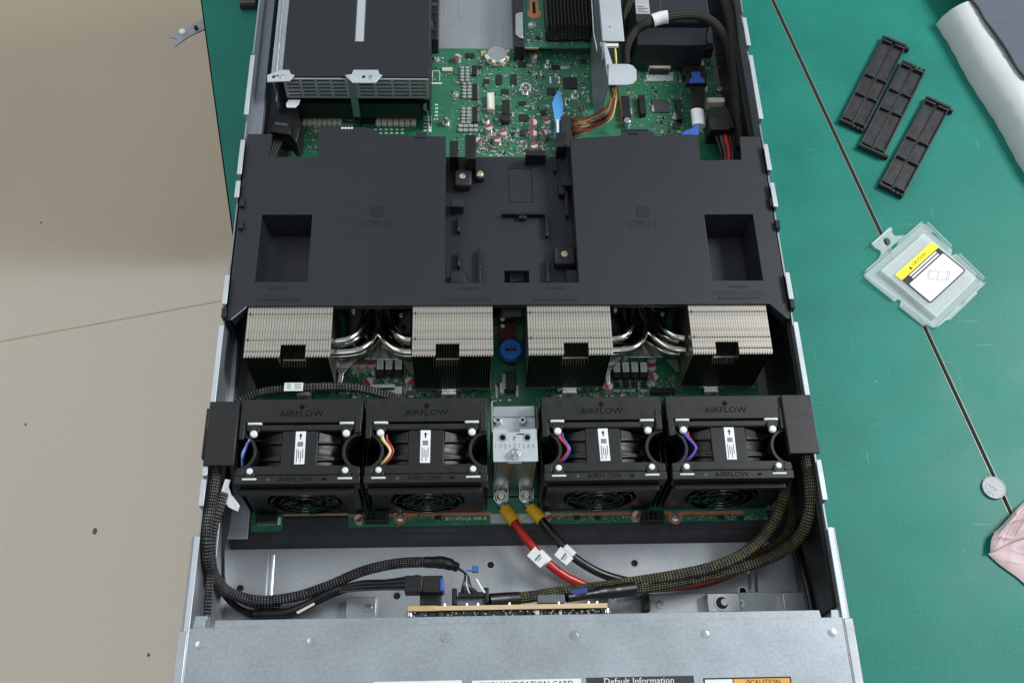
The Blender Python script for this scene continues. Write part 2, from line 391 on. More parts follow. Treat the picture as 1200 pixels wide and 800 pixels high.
floor = MB(); f0 = Vector((-793.2, 433.6, ZF)); fd = Vector((.978, .2068, 0)); fn = Vector((-.2068, .978, 0))
def FB(a, b, z): p = f0+fd*a+fn*b; return (p.x, p.y, z)
floor.hexa([FB(-2000, -2600, ZF-20), FB(2500, -2600, ZF-20), FB(2500, 2100, ZF-20), FB(-2000, 2100, ZF-20)], [FB(-2000, -2600, ZF-.25), FB(2500, -2600, ZF-.25), FB(2500, 2100, ZF-.25), FB(-2000, 2100, ZF-.25)])
floor_o = floor.build('floor', GROUT, None, kind='structure')
tm = MB(); g = .9
tm.hexa([FB(g, g, ZF-1), FB(798.2, g, ZF-1), FB(798.2, 798.2, ZF-1), FB(g, 798.2, ZF-1)], [FB(g, g, ZF), FB(798.2, g, ZF), FB(798.2, 798.2, ZF), FB(g, 798.2, ZF)])
tile_me = tm.mesh('tile', TILE)
for i in range(-2, 3):
    for j in range(-3, 2):
        p = fd*(i*800+(-330 if j % 2 == 0 else -330))+fn*(j*800)
        o = bpy.data.objects.new('tile', tile_me); C.objects.link(o); o.parent = floor_o; o.location = p*S
# small dark spots lying on the floor
for px, py, r in ((111, 622, 4), (48, 261, 1.8), (174, 767, 2), (30, 497, 1.6)):
    c = A(px, py, ZF)
    tag(MB().plate([(c.x+r*math.cos(a)*(.7+.4*random.random()), c.y+1.5*r*math.sin(a)*(.7+.3*random.random())) for a in [k*.63 for k in range(10)]], [], ZF+.1, ZF+.5).build('dirt_spot', M('dirt', (112, 98, 82), .8), None, origin=(c.x, c.y, ZF)),
        {111: 'largest dark dirt spot on the beige floor, lower left', 48: 'tiny dark speck on the beige floor, highest of the specks', 174: 'small dark speck on the floor nearest the bottom edge', 30: 'faint small speck on the floor near the left border'}[px], 'dirt')

# metal clip on the table edge
ct = thing('edge_clip', 'small grey metal clip with a white screw sticking out from the table edge', 'clip', A(238, 34, -6))
STG = galv('clip_steel', (150, 152, 158), .4, .5)
pts = [(243, 20), (246, 32), (222, 43), (205, 55), (203, 50), (208, 46), (199, 44), (199, 40), (213, 38), (222, 31)]
MB().plate([A(x, y, -4).xy for x, y in pts], [], -5, -3.4).build('clip_plate', STG, ct, bevel=.3)
c = A(214, 38.5, -3.4); MB().cyl((c.x, c.y, -3.4), 3.6, 2.6, 'z', 18, 3.0).build('screw', RUBBER_W, ct, bevel=.4)
c = A(230, 34, -3.4); MB().cyl((c.x, c.y, -3.4), 2.0, 3, 'z', 14).build('knob', BLACK, ct, bevel=.3)

# ================================================================== SERVER CHASSIS
HW = 220.; TH = 1.2; ZR = 86.
chs = thing('server_chassis', 'open zinc-coated steel server chassis with its top cover off, lying on the green table', 'server', (0, 0, 0))
YB = 620.; YF = -262.
# pan
def floorplate():
    m = MB(); holes = []
    for (px, py, r) in ((575, 661.5, 2.6), (743.5, 659.5, 2.6), (281, 689, 2.6), (465, 698, 2.6), (870.5, 692, 2.6)):
        c = A(px, py, 1.5); holes.append(circ(c.x, c.y, r))
    m.plate([(-HW+TH, YF), (HW-TH, YF), (HW-TH, YB), (-HW+TH, YB)], holes, .5, 1.5)
    return m
floorplate().build('floor_pan', ZINC, chs)
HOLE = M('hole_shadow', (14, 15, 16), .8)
for (px, py, r) in ((575, 661.5, 2.6), (743.5, 659.5, 2.6), (281, 689, 2.6), (465, 698, 2.6), (870.5, 692, 2.6)):
    c = A(px, py, 1.5); MB().lathe((c.x, c.y, .3), [(r+.1, 0), (r+.1, 1.25), (r+1.1, 1.25), (r+1.1, 1.2)], 'z', 18).build('punched_rim', STEEL, chs)
MB().box(-HW+TH, HW-TH, YF, YB, .02, .3).build('hole_shade_sheet', HOLE, chs)  # dark sheet standing for the shade seen through the pan's holes
# pressed bead and ribs in the pan
def bead(pts, r=1.6):
    MB().tube([A(x, y, 1.2) for x, y in pts], r, 8, flat=.35).build('floor_bead', ZINC, chs)
bead([(318, 650), (313, 720)], 3.2); bead([(881, 660), (884, 716)], 4)
# raised brackets in the pan
def block(name, x0, y0, x1, y1, z1, z0=1.5, mat_=ZINC, bev=.8, parent=chs):
    a, b, c, d = rect(x0, y0, x1, y1, z1); return MB().box(a, b, c, d, z0, z1).build(name, mat_, parent, bevel=bev)
block('bracket_plate', 405, 699, 441, 725, 9)
c = A(431.5, 712, 9.2); MB().cyl((c.x, c.y, 9), 3, .8, 'z', 18).build('rivet', STEEL, chs, bevel=.3)
block('bracket_plate', 758, 694, 930, 722, 5, bev=.3)
b2 = block('bridge_bracket', 829, 694, 868, 717, 13)
c = A(846, 706, 13.2); MB().cyl((c.x, c.y, 12.4), 5, .8, 'z', 20).build('bracket_hole', HOLE, chs)
MB().lathe((c.x, c.y, 13), [(4.6, 0), (4.6, .5), (5.8, .5), (5.8, 0)], 'z', 20).build('punched_rim', STEEL, chs)
c = A(849, 705, 13.4); MB().cyl((c.x, c.y, 12.8), 2.6, .9, 'z', 20).build('rivet', STEEL, chs)
b3 = block('bridge_bracket', 918, 693, 945, 717, 13)
for px, py, r in ((773.5, 708, 3), (868, 706.5, 3), (928, 704, 3)):
    c = A(px, py, 5.2); MB().lathe((c.x, c.y, 5), [(r*.55, .1), (r*.55, .7), (r, .7), (r, 0)], 'z', 18).build('punched_rim', STEEL, chs)
block('slot_bracket', 753, 694, 762, 715, 12, mat_=BLACK)

# side walls: real sheet with the lid slots cut into the upper lip, rolled lips between
def wall(sx, name, lips, step):
    m = MB()
    x0 = sx*HW; x1 = sx*(HW-TH)
    prof = [(YF, .5), (YB, .5), (YB, ZR-7)]
    top = []
    ys = sorted(lips)
    for (a, b, h) in reversed(ys): top += [(b, ZR-7), (b, h), (a, h), (a, ZR-7)]
    prof += top + [(YF, ZR-7)]
    m.plate(prof, [], min(x0, x1), max(x0, x1), 'x')
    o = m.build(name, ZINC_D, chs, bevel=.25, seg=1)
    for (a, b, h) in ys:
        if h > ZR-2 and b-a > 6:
            MB().box(sx*(HW-3.2), sx*(HW+.6), a+.3, b-.3, h-.2, h+.7).build('wall_lip', galv('pale_zinc', (192, 198, 203), .42, .45), o, bevel=.35)  # paler zinc, the highlight along the lips put into the colour
    return o
def yy(x, y): return A(x, y, ZR).y
lipsL = [(YF, yy(0+224, 628), ZR), (yy(234, 594)+.5, yy(239, 561), ZR), (yy(236, 558), yy(238, 547), ZR), (yy(244, 505), yy(262, 381), ZR), (yy(260.5, 357), yy(265, 322), ZR), (yy(276, 232), yy(278, 212), ZR), (yy(278, 205), yy(283, 164), ZR), (yy(285.8, 135), yy(294, 65), ZR), (yy(295, 61), YB, ZR-3)]
lipsR = [(YF, yy(975, 617), ZR), (yy(969, 586), yy(958, 538), ZR), (yy(952, 515), yy(925, 377), ZR), (yy(928, 351), yy(924, 319), ZR), (yy(912, 243), yy(905, 214), ZR), (yy(903, 200), yy(896, 169), ZR), (yy(892, 140), yy(880, 65), ZR), (yy(878, 54), yy(872, 21), ZR), (yy(870, 12), YB, ZR-3)]
wl = wall(-1, 'side_wall', lipsL, 0); wr = wall(1, 'side_wall', lipsR, 0)
wl['label'] = 'left side wall'; wr['label'] = 'right side wall in shade'
# inner rail (a lower ledge folded inwards) on the left, rear and front
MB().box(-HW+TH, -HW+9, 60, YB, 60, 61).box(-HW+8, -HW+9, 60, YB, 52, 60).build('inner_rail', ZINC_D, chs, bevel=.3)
MB().box(-HW+TH, -HW+5, -205, 60, 42, 43).box(-HW+4, -HW+5, -205, 60, 1.5, 42).build('inner_rail', ZINC, chs, bevel=.3)
MB().box(HW-4, HW-TH, -200, 40, 2, 74).build('wall_shade_sheet', BLACK, chs, bevel=.3)  # black sheet added for the shade and dark cables along this wall
MB().box(HW-6, HW-TH, 190, YB, 2, 62).build('wall_shade_sheet', BLACK, chs, bevel=.3)  # black sheet added where the rear right wall lies in shadow
# wider front section of both walls
for sx in (-1, 1):
    yf = yy(224, 628) if sx < 0 else yy(975, 617)
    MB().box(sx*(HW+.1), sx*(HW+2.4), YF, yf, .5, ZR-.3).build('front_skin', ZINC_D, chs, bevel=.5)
    yc = A(208, 740, 86).y if sx < 0 else A(1000, 724, 86).y
    MB().box(sx*(HW+2.5), sx*(HW+3.6), YF-2, yc, .5, ZR+1.2).box(sx*(HW-2.4), sx*(HW+3.6), YF-2, yc, ZR+.3, ZR+1.4).build('front_skin', ZINC, chs, bevel=.5)
# small hooks and latches poking out of the left and right wall
for sx, x0, y0, x1, y1 in ((-1, 243, 496, 250, 508), (-1, 240, 520, 247, 540), (1, 948, 480, 955, 500), (1, 951, 500, 958, 526)):
    a, b, c, d = rect(x0, y0, x1, y1, ZR)
    MB().box(min(a, b), max(a, b), c, d, ZR-12, ZR-1).build('wall_hook', BLACK if y0 < 500 else STEEL, chs, bevel=1)
for px, py in ((283, 236), (281.5, 262), (905, 236), (912, 262), (262, 365), (929, 355)):
    c = A(px, py, ZR); MB().box(c.x-1.8, c.x+1.8, c.y-4, c.y+4, ZR-8, ZR-.5).build('wall_hook', BLACK, chs, bevel=.5)

# ---- drive-bay cover across the front
BC = thing('bay_cover', 'grey zinc sheet cover over the drive bay at the bottom of the picture, with rivets', 'cover', (0, -240, 84))
yback = A(600, 720.8, 84).y; yfold = A(600, 729.5, 86).y
xl = A(225, 726, 84).x+1; xr = A(982, 712, 84).x+5
n0 = A(246, 730, 84); n1 = A(966, 712, 84)
outline = [(-HW+7, YF-60), (HW-7, YF-60), (HW-7, yfold-1), (xr, yfold-1), (xr-3, yback-2), (xr-5, yback), (n1.x+4, yback), (n1.x+3, yback-7), (n1.x, yback-10), (n1.x-3, yback-7), (n1.x-4, yback),
           (n0.x+3.5, yback), (n0.x+3.3, yback-4), (n0.x+1.5, yback-6), (n0.x-1.5, yback-6), (n0.x-3.3, yback-4), (n0.x-3.5, yback), (xl+9, yback), (xl+9, yback+3), (xl+1, yback+3), (xl, yfold-1), (-HW+7, yfold-1)]
COVER = galv('cover_zinc', (160, 167, 173), .44, .6, .09)
MB().plate(outline, [], 83.6, 84.8).build('rear_flange', COVER, BC, bevel=.3)
MB().plate([(-HW+2, YF-60), (HW-2, YF-60), (HW-2, yfold), (-HW+2, yfold)], [], 85.0, 86.2).build('cover_sheet', COVER, BC, bevel=.5)
for px, py in ((233.5, 755), (364.5, 751), (522, 747), (673.6, 744), (826.5, 742), (975.5, 740.5), (264, 822), (980, 812)):
    c = A(px, py, 86.4)
    MB().lathe((c.x, c.y, 86.1), [(3.4, 0), (3.4, .25), (3.0, .25), (2.9, .05), (2.6, .05), (2.5, .5), (1.2, .75), (.01, .8)], 'z', 22).build('rivet', STEEL, BC)
for px, py in ((413, 779), (264, 783), (700, 760)):
    c = A(px, py, 86.3); MB().cyl((c.x, c.y, 86.2), .7, .15, 'z', 8).build('surface_nick', ZINC, BC)
# stickers on the cover
def sticker(x0, y0, x1, z, w_, matl, label, name='sticker'):
    a = A(x0, y0, z); b = A(x1, y0, z)
    return MB().box(a.x, b.x, a.y-w_, a.y, 86.2, 86.45).build(name, matl, BC, label=label)
st = sticker(438, 798.5, 541, 86.4, 40, WHITE, 'white sticker')
st = sticker(553, 797, 681, 86.4, 40, WHITE, 'white sticker with black capitals')
a = A(617, 802.2, 86.6); text('lettering', 'IN/QUALIFICATION CARD', 5.2, (a.x, a.y+.3, 86.52), INK, st)
KST = M('black_sticker', (46, 47, 50), .5)
st = sticker(687, 793.5, 813, 86.4, 40, KST, 'black sticker headed Default Information')
a = A(749, 798.6, 86.6); text('lettering', 'Default Information', 5.8, (a.x, a.y+.6, 86.52), WHITE, st)
a = A(824, 794, 86.4); b = A(927, 794, 86.4); mid = A(858, 794, 86.4)
st = MB().box(a.x, b.x, a.y-40, a.y, 86.2, 86.4).build('sticker', INK, BC, label='caution sticker with an orange heading')
ORG = M('orange_print', (222, 158, 62), .5)
MB().box(a.x+1, mid.x, a.y-39, a.y-1, 86.4, 86.5).build('print_panel', WHITE, st)
MB().box(mid.x+.7, b.x-1, a.y-39, a.y-1, 86.4, 86.5).build('print_panel', ORG, st)
a = A(897, 799.2, 86.6); text('lettering', 'CAUTION', 4.5, (a.x, a.y+.2, 86.56), INK, st)
a = A(877, 799.0, 86.6)
MB().plate([(a.x-2.2, a.y-1.8), (a.x+2.2, a.y-1.8), (a.x, a.y+2)], [[(a.x-1.3, a.y-1.2), (a.x+1.3, a.y-1.2), (a.x, a.y+1)]], 86.5, 86.6).build('warning_triangle', INK, st)
# ================================================================== MOTHERBOARD
ZB = 10.
mb = thing('motherboard', 'large green motherboard covered with components on the floor of the server', 'circuit board', (0, 120, ZB-1.6))
yR = A(545, 57, ZB).y
cutx = A(612, 30, ZB).x
MB().plate([(-206, -96), (206, -96), (206, yR+60), (cutx, yR+60), (cutx, yR), (-206, yR)], [], ZB-1.6, ZB).build('board', PCB, mb, bevel=.15)
# darker coating patches / silk print
def onb(px, py): return A(px, py, ZB)
def mbox(name, px, py, wx, wy, h, m, z=ZB, rz=0, bev=.25, parent=None, label=None):
    """box with its TOP centre seen at px,py"""
    c = A(px, py, z+h)
    o = MB().obox((c.x, c.y, z+h/2), (math.cos(rz), math.sin(rz), 0), (-math.sin(rz), math.cos(rz), 0), (0, 0, 1), wx/2, wy/2, h/2).build(name, m, parent or mb, bevel=bev, seg=1)
    if label: o['label'] = label
    return o
# round electrolytic capacitors, top half red
def cap_mesh(r, h):
    m = MB(); m.cyl((0, 0, 0), r*1.05, .8, 'z', 18); m.cyl((0, 0, .8), r, h-.8, 'z', 18)
    m2 = MB(); m2.v = m.v; m2.f = m.f; m2.uv = m.uv; m2.mi = [0]*len(m.f)
    m2.cur = 1; b = len(m2.v); n = 9
    for z in (h, h+.12):
        for i in range(n+1):
            a = math.pi*.5+math.pi*i/n; m2.v.append((r*.96*math.cos(a), r*.96*math.sin(a), z))
    m2._f([b+n+1+i for i in range(n+1)])
    for i in range(n): m2._f([b+i, b+i+1, b+n+2+i, b+n+1+i])
    return m2.mesh('capacitor', [CAPW, CAPR])
cap_me = cap_mesh(3.3, 7)
def cap(px, py, s=1., rz=None, parent=None, z=ZB):
    c = A(px, py, z+7*s)
    o = from_mesh('capacitor', cap_me, parent or mb, Vector((c.x, c.y, z))-Vector((parent or mb)['_o']), (0, 0, random.uniform(-.6, .6) if rz is None else rz)); o.scale = (s,)*3
    return o
for px, py, s, rz in ((536, 66, .95, 1.0), (626, 66, .9, -.5), (625, 143, 1.1, 0), (590, 155, 1, -1.2), (583, 163, 1, -1.3), (625, 156, 1, 0), (638, 155, 1, .3), (626, 170, 1.05, -1.3), (561, 164, .95, 2.4), (641, 142, 1, -1.2), (573, 149, 1.05, -1.2),
                      (414, 427, 1.15, -1.5), (424.5, 427, 1.15, -1.5), (435.5, 427, 1.15, -1.5), (432, 447, 1.15, .6), (480, 446, 1.1, 2.4),
                      (731, 418, 1.1, -.1), (764, 421, 1.1, -1.4), (764, 430, 1.1, -1.4), (766, 441, 1.1, .2), (713, 452, 1.1, .2)):
    cap(px, py, s, rz)
# screws and stand-offs
scr = MB(); scr.lathe((0, 0, 0), [(3.9, 0), (3.9, .5), (2.9, .6), (2.7, 1.6), (1.2, 2.1), (1.1, 1.4), (.01, 1.4)], 'z', 20); scr_me = scr.mesh('screw', STEEL)
for px, py, s in ((511, 70, 1), (533, 111, 1), (613, 62, 1), (370, 152, 1), (523, 141, .9), (642, 75, .8), (674, 110, .9)):
    c = onb(px, py); o = from_mesh('screw', scr_me, mb, Vector((c.x, c.y, ZB))-Vector(mb['_o'])); o.scale = (s,)*3
for px, py in ((523, 139), (616, 103), (642, 72), (674, 108), (570, 137)):
    c = A(px, py, ZB+8); m = MB(); m.cyl((c.x, c.y, ZB), 3.9, 2, 'z', 18); m.cyl((c.x, c.y, ZB+2), 2.4, 5, 'z', 14); m.cyl((c.x, c.y, ZB+7), 2.9, 1.6, 'z', 14, 1.6); m.build('standoff', STEEL, mb)
c = onb(616, 104); MB().lathe((c.x, c.y, ZB), [(3.2, 0), (3.2, 2.5), (6, 2.5), (6, 0)], 'z', 24).build('guide_ring', STEEL, mb, bevel=.3)
# coin cell in its holder
c = A(582.5, 63, ZB+6)
bt = MB().cyl((c.x, c.y, ZB+2.6), 10, 3.2, 'z', 40).build('coin_battery', STEEL, mb, bevel=.6)
m = MB(); m.lathe((c.x, c.y, ZB), [(8.6, 0), (11.4, 0), (11.4, 2.4), (8.6, 2.4)], 'z', 32); m.build('battery_holder', IVORY, mb)
for a in (-2.6, -1.9, -1.2, -.5, 3.5, .3):
    d = Vector((math.cos(a), math.sin(a), 0)); MB().obox(c+d*11+Vector((0, 0, -1.5)), d, (-d.y, d.x, 0), (0, 0, 1), 1.8, 1.6, 2.6).build('holder_clip', IVORY, mb, bevel=.4)
# square and flat chips
for px, py, wx, wy, h in ((668, 97, 13.5, 13.5, 1.4), (646, 107, 8, 9, 1.2), (612, 75, 8, 7, 1.2), (585, 93, 6, 12, 1.3), (602, 93, 6, 12, 1.3), (592, 107, 7, 6, 1.2), (614, 138, 9, 8, 1.2), (637, 132, 6, 6, 1), (612, 121, 8, 5, 1), (551, 65, 9, 6, 1.4),
                          (684, 72, 6, 5, 1), (652, 79, 8, 5, 1.2), (601, 157, 5, 4, 1), (613, 155, 5, 7, 2), (562, 79, 5, 5, 1), (570, 95, 6, 5, 1), (700, 118, 6, 8, 1.2)):
    mbox('chip', px, py, wx, wy, h, CHIP)
for px, py in ((576, 113),): mbox('socket', px-1, py+5, 7, 20, 6, IVORY, bev=.5); mbox('socket', px-2, py+5, 3, 16, 6.6, WHITE)
mbox('pin_header', 593, 125, 7, 17, 8, SLOTK, bev=.5); c = A(592.5, 137, ZB+7); MB().cyl((c.x, c.y, ZB), 5, 7, 'z', 20).build('buzzer', CHIP, mb, bevel=.4)
# rows of grey/white inductors left of centre
for i in range(5):
    for j in range(2): mbox('inductor', 541.5+j*6.2, 79+i*3.6*1.0, 4, 2.9, 2.2, TIN, bev=.4)
for i in range(5):
    for j in range(2): mbox('inductor', 544+j*6, 97.5+i*3.9, 4, 3, 2.2, TIN, bev=.4)
for i in range(5):
    for j in range(2): mbox('inductor', 543+j*6, 127+i*3.9, 4, 3, 2.2, TIN, bev=.4)
for i in range(4):
    for j in range(2): mbox('inductor', 539.5+i*6, 147+j*5, 4.3, 3.6, 2.4, TIN, bev=.4)
for py, n in ((82, 5), (107, 8), (134, 8)):
    mbox('connector_strip', 556 if py < 100 else 556.5, py, 5, 2.2*n+1, 2.6, SLOTK)
    for s_ in (-1, 1):
        mm = MB()
        for k in range(n):
            c = A(556.2, py, ZB+1); mm.box(c.x+s_*3-.8, c.x+s_*3+.8, c.y-n*1.1+k*2.2+.4, c.y-n*1.1+k*2.2+1.7, ZB, ZB+.9)
        mm.build('contact_row', TIN, mb)
# round pads printed in groups
pm = MB()
for gx, gy, nx, ny, dx, dy in ((498, 140, 3, 1, 6, 4), (504, 137, 1, 5, 6, 4.2), (511.5, 123, 1, 5, 6, 4.2), (498, 137, 1, 5, 6, 4), (440, 152, 6, 2, 6.3, 4.1), (504, 148, 1, 2, 6, 4), (361, 146, 10, 1, 5, 3)):
    for i in range(nx):
        for j in range(ny):
            c = onb(gx+i*dx, gy+j*dy); pm.box(c.x-1.35, c.x+1.35, c.y-.85, c.y+.85, ZB, ZB+.15)
pm.build('test_pads', WHITE, mb, kind='stuff')
# silk-screen print
sk = MB()
for x0, y0, x1, y1 in ((506, 97, 518, 98.6), (506.5, 83, 507.2, 95), (515, 83, 515.7, 95), (507, 83, 515, 83.6), (644, 90, 646, 98), (654, 90, 656, 98), (662, 115, 664.5, 124)):
    a, b, c, d = rect(x0, y0, x1, y1, ZB); sk.box(a, b, c, d, ZB, ZB+.12)
sk.build('silk_print', WHITE, mb, kind='stuff')
for px, py, wx, wy, h, m in ((524, 81, 10, 4.5, 2, IVORY), (518, 68, 3.5, 2, 1, TIN), (567, 62, 6, 5, 1, GOLD), (661, 79, 11, 4, 1, TIN), (547, 440, 3.5, 7, 4, WHITE), (588, 454, 3, 9, 5, WHITE), (582, 458, 2, 12, .3, WHITE), (606, 458, 2, 10, .3, WHITE), (634, 86, 2.2, 7, 1, TIN), (601, 134, 2, 6, 1.2, TIN), (625, 126, 2, 5, 1, TIN)):
    mbox('surface_component', px, py, wx, wy, h, m)
# tiny parts strewn over the board
sm = MB(); sm2 = MB(); sm3 = MB()
def scatter(x0, y0, x1, y1, n):
    for _ in range(int(n*1.6)):
        px, py = random.uniform(x0, x1), random.uniform(y0, y1); c = onb(px, py)
        L, W = random.choice(((1.6, .8), (2.2, 1.2), (1.2, .6), (3, 1.6), (1.6, .8)))
        if random.random() < .5: L, W = W, L
        t = random.choice((sm, sm, sm2, sm3)); h = random.uniform(.5, 1.1)
        t.box(c.x-L/2, c.x+L/2, c.y-W/2, c.y+W/2, ZB, ZB+h)
        if t is sm2:   # bright end caps
            if L > W: sm.box(c.x-L/2-.3, c.x-L/2+.2, c.y-W/2-.05, c.y+W/2+.05, ZB, ZB+h+.05).box(c.x+L/2-.2, c.x+L/2+.3, c.y-W/2-.05, c.y+W/2+.05, ZB, ZB+h+.05)
scatter(560, 60, 690, 182, 520); scatter(530, 60, 560, 180, 60); scatter(505, 60, 530, 95, 14)
scatter(560, 150, 640, 184, 120); scatter(735, 70, 845, 160, 260); scatter(390, 432, 480, 466, 110); scatter(480, 448, 530, 466, 60); scatter(540, 445, 600, 470, 40); scatter(690, 440, 800, 466, 120); scatter(640, 455, 700, 468, 40); scatter(330, 150, 372, 180, 60); scatter(380, 400, 480, 425, 60)
sm.build('small_components', TIN, mb, kind='stuff'); sm2.build('small_components', CHIP, mb, kind='stuff'); sm3.build('small_components', M('ceramic_tan', (150, 132, 104), .5), mb, kind='stuff')
# white-labelled power inductors between the heatsinks
def inductor(px, py, n=1):
    o = mbox('power_inductor', px, py+5, 6.6, 11, 7, CHIP, bev=.4)
    mbox('printed_top', px, py, 5.2, 8.6, 7.15, WHITE, bev=0, parent=o) if False else None
    c = A(px, py, ZB+7.1); p = MB().box(c.x-2.7, c.x+2.7, c.y-4.4, c.y+4.4, ZB+7, ZB+7.2).build('printed_top', WHITE, o)
    for k in range(2):
        MB().box(c.x-1.0+k*1.4, c.x-.75+k*1.4, c.y-2.8, c.y+2.8-k, ZB+7.2, ZB+7.25).build('print_line', GREYINK, o) if k < 3 else None
for px in (445.5, 455.8, 467): inductor(px, 427)
for px in (722.8, 733.4, 743.8, 754.4): inductor(px, 430)
for px, py in ((425, 394), (459, 391), (444, 396), (394, 390)): inductor(px, py)
for k in range(4): mbox('chip', 723+k*10.5, 450, 5, 5, 1.2, CHIP)
for k in range(4): mbox('silk_label', 723+k*10.5, 457.5, 6, 1.2, .15, WHITE, bev=0)
mbox('pin_header', 777, 457, 20, 5, 5, SLOTK, bev=.4); mbox('pin_header', 598.5, 446, 8.5, 17, 7, SLOTK, bev=.5)
for k in range(9):
    c = A(593.5, 439+k*2, ZB+6.4); MB().box(c.x-3.5, c.x-.6, c.y-.35, c.y+.35, ZB+6, ZB+6.9).box(c.x+4.4, c.x+7, c.y-.35, c.y+.35, ZB+6, ZB+6.9).build('header_pin', TIN, mb) if k < 9 else None
mbox('silk_label', 568, 405, .1, .1, .1, WHITE)
# dark copper-brown pad block and the big blue round release button
a, b, c, d = rect(584, 376, 604, 400, 14); MB().box(a, b, c, d, ZB, 14).build('brown_pad', M('brown_pad', (96, 52, 38), .5), mb, bevel=.5)
c = A(589, 382, 15); MB().cyl((c.x, c.y, 14), 1.8, 1, 'z', 12).build('pad_screw', STEEL, mb)
zk = 30; c = A(598.5, 408.5, zk)
for sx in (-107., 105.5):
    o = MB().box(sx-27, sx+27, 30, 68, ZB, 21).build('socket_shade_block', GLOSSB, mb, bevel=.8)  # black block at the socket, added to darken the board under the duct
    for k in range(5): MB().cyl((sx-20+k*10, 31+(k % 2)*7, 21), 1.8, 2.5, 'z', 12).build('frame_pin', STEEL, o, bevel=.4)
    MB().box(sx-27, sx+27, 52, 54, 21.1, 60).build('shade_wall', GLOSSB, o)  # black upright added to darken the space behind the pipes
MB().box(-13.5, 12, 54, 66, ZB, 24).build('socket_shade_block', GLOSSB, mb, bevel=.8)  # black block added to keep the middle gap dark
kn = MB().lathe((c.x, c.y, zk-7), [(9.2, 0), (9.2, 6), (8.3, 7), (4.8, 7), (4.4, 5.2), (.01, 5.2)], 'z', 36).build('blue_knob', BLUE, mb)
MB().cyl((c.x, c.y, zk-2.2), 2.4, 1.6, 'z', 14, 1.9).build('knob_screw', STEEL, kn); MB().box(c.x-4.4, c.x+4.4, c.y-1.2, c.y+1.2, zk-1.9, zk-1.5).build('knob_slot', INK, kn)
MB().cyl((c.x, c.y, ZB), 6, zk-7-ZB, 'z', 24).build('knob_post', SLOTK, mb)
# slot connectors left under the riser
def slot(x0, x1, ytop, ybot, n, nm='riser_slot'):
    a = A(x0, 120, 24).x; b = A(x1, 120, 24).x; xm = (x0+x1)/2
    y0 = A(xm, 128, 15).y; y1 = A(xm, 114, 24).y
    o = MB().box(a, b, y0, y1, 15.2, 24).box(a, b, y1-4, y1-.1, ZB, 15.1).build(nm, SLOTK, mb, bevel=.5)
    w0 = A(x0+(2 if n == 8 else 19), 137, 15).x; w1 = A(x1-1, 137, 15).x
    ya = A(xm, 145, 14.8).y; yb_ = A(xm, 126, 14.8).y
    for k in range(n):
        xa = w0+(w1-w0)*k/n; xb = xa+(w1-w0)/n
        MB().box(xa+.35, xb-.35, ya, yb_, ZB, 14.8).build('contact_block', M('contact_nickel', (232, 226, 210), .4, .1), o, bevel=.5)
    return o
slot(352, 402, 118, 145, 8); slot(421, 489, 118, 145, 7)
a, b, c, d = rect(423, 128, 441, 141, 16); MB().box(a, b, c, d, ZB, 16).build('slot_latch', SLOTK, mb, bevel=.5)
a, b, c, d = rect(427, 131, 439, 136, 17); MB().box(a, b, c, d, 16, 17).build('latch_cap', CERAM, mb, bevel=.3)
# stickers near the left end
a, b, c, d = rect(402, 128, 418, 146, ZB); MB().plate(circ((a+b)/2, (c+d)/2, 5, 20), [circ((a+b)/2, (c+d)/2, 4.2, 20)], ZB, ZB+.1).build('silk_print', WHITE, mb)
# connectors on the right-hand part of the board (in shade)
mbox('white_socket', 773, 75, 21, 9, 8, IVORY, bev=.8); mbox('connector_back', 773, 82, 19, 3, 6, CHIP); mbox('white_label', 774, 91, 24, 9, .3, WHITE, bev=0)
mbox('white_socket', 812, 73, 22, 6, 8, IVORY, bev=.8); mbox('black_socket', 813, 82, 22, 12, 10, SLOTK, bev=.8)
mbox('pin_header', 733, 125, 9, 26, 6, SLOTK); mbox('pin_header', 753, 122, 6, 22, 6, SLOTK); mbox('pin_header', 796, 128, 5, 24, 6, SLOTK); mbox('chip', 774, 124, 16, 15, 1.2, CERAM); mbox('chip', 792, 147, 7, 7, 1.2, CERAM)
for px, py in ((765, 127), (791, 136), (828, 93), (828, 104), (739, 130), (798, 92)): mbox('surface_component', px, py, 3, 8, 1.5, TIN)
c = onb(835, 62); MB().cyl((c.x, c.y, ZB), 3, 2, 'z', 18).build('screw', STEEL, mb, bevel=.4); c = onb(843, 107); MB().cyl((c.x, c.y, ZB), 3, 4, 'z', 18).build('screw', STEEL, mb, bevel=.4)
c = onb(734, 147); MB().cyl((c.x, c.y, ZB), 3.4, 8, 'z', 18).build('standoff', STEEL, mb, bevel=.6)
mbox('white_clip', 839, 117, 17, 6, 12, IVORY, bev=.6)
# long black slot in front of the mezzanine card and behind the power supply
a, b, c, d = rect(646, 48, 690, 57, 18); MB().box(a, b, c, d, ZB, 18).build('card_slot', M('slot_grey', (64, 68, 76), .5), mb, bevel=.6)
a, b, c, d = rect(745, 50, 836, 58, 22); MB().box(a, b, c, d, ZB, 22).build('supply_slot', SLOTK, mb, bevel=.8)

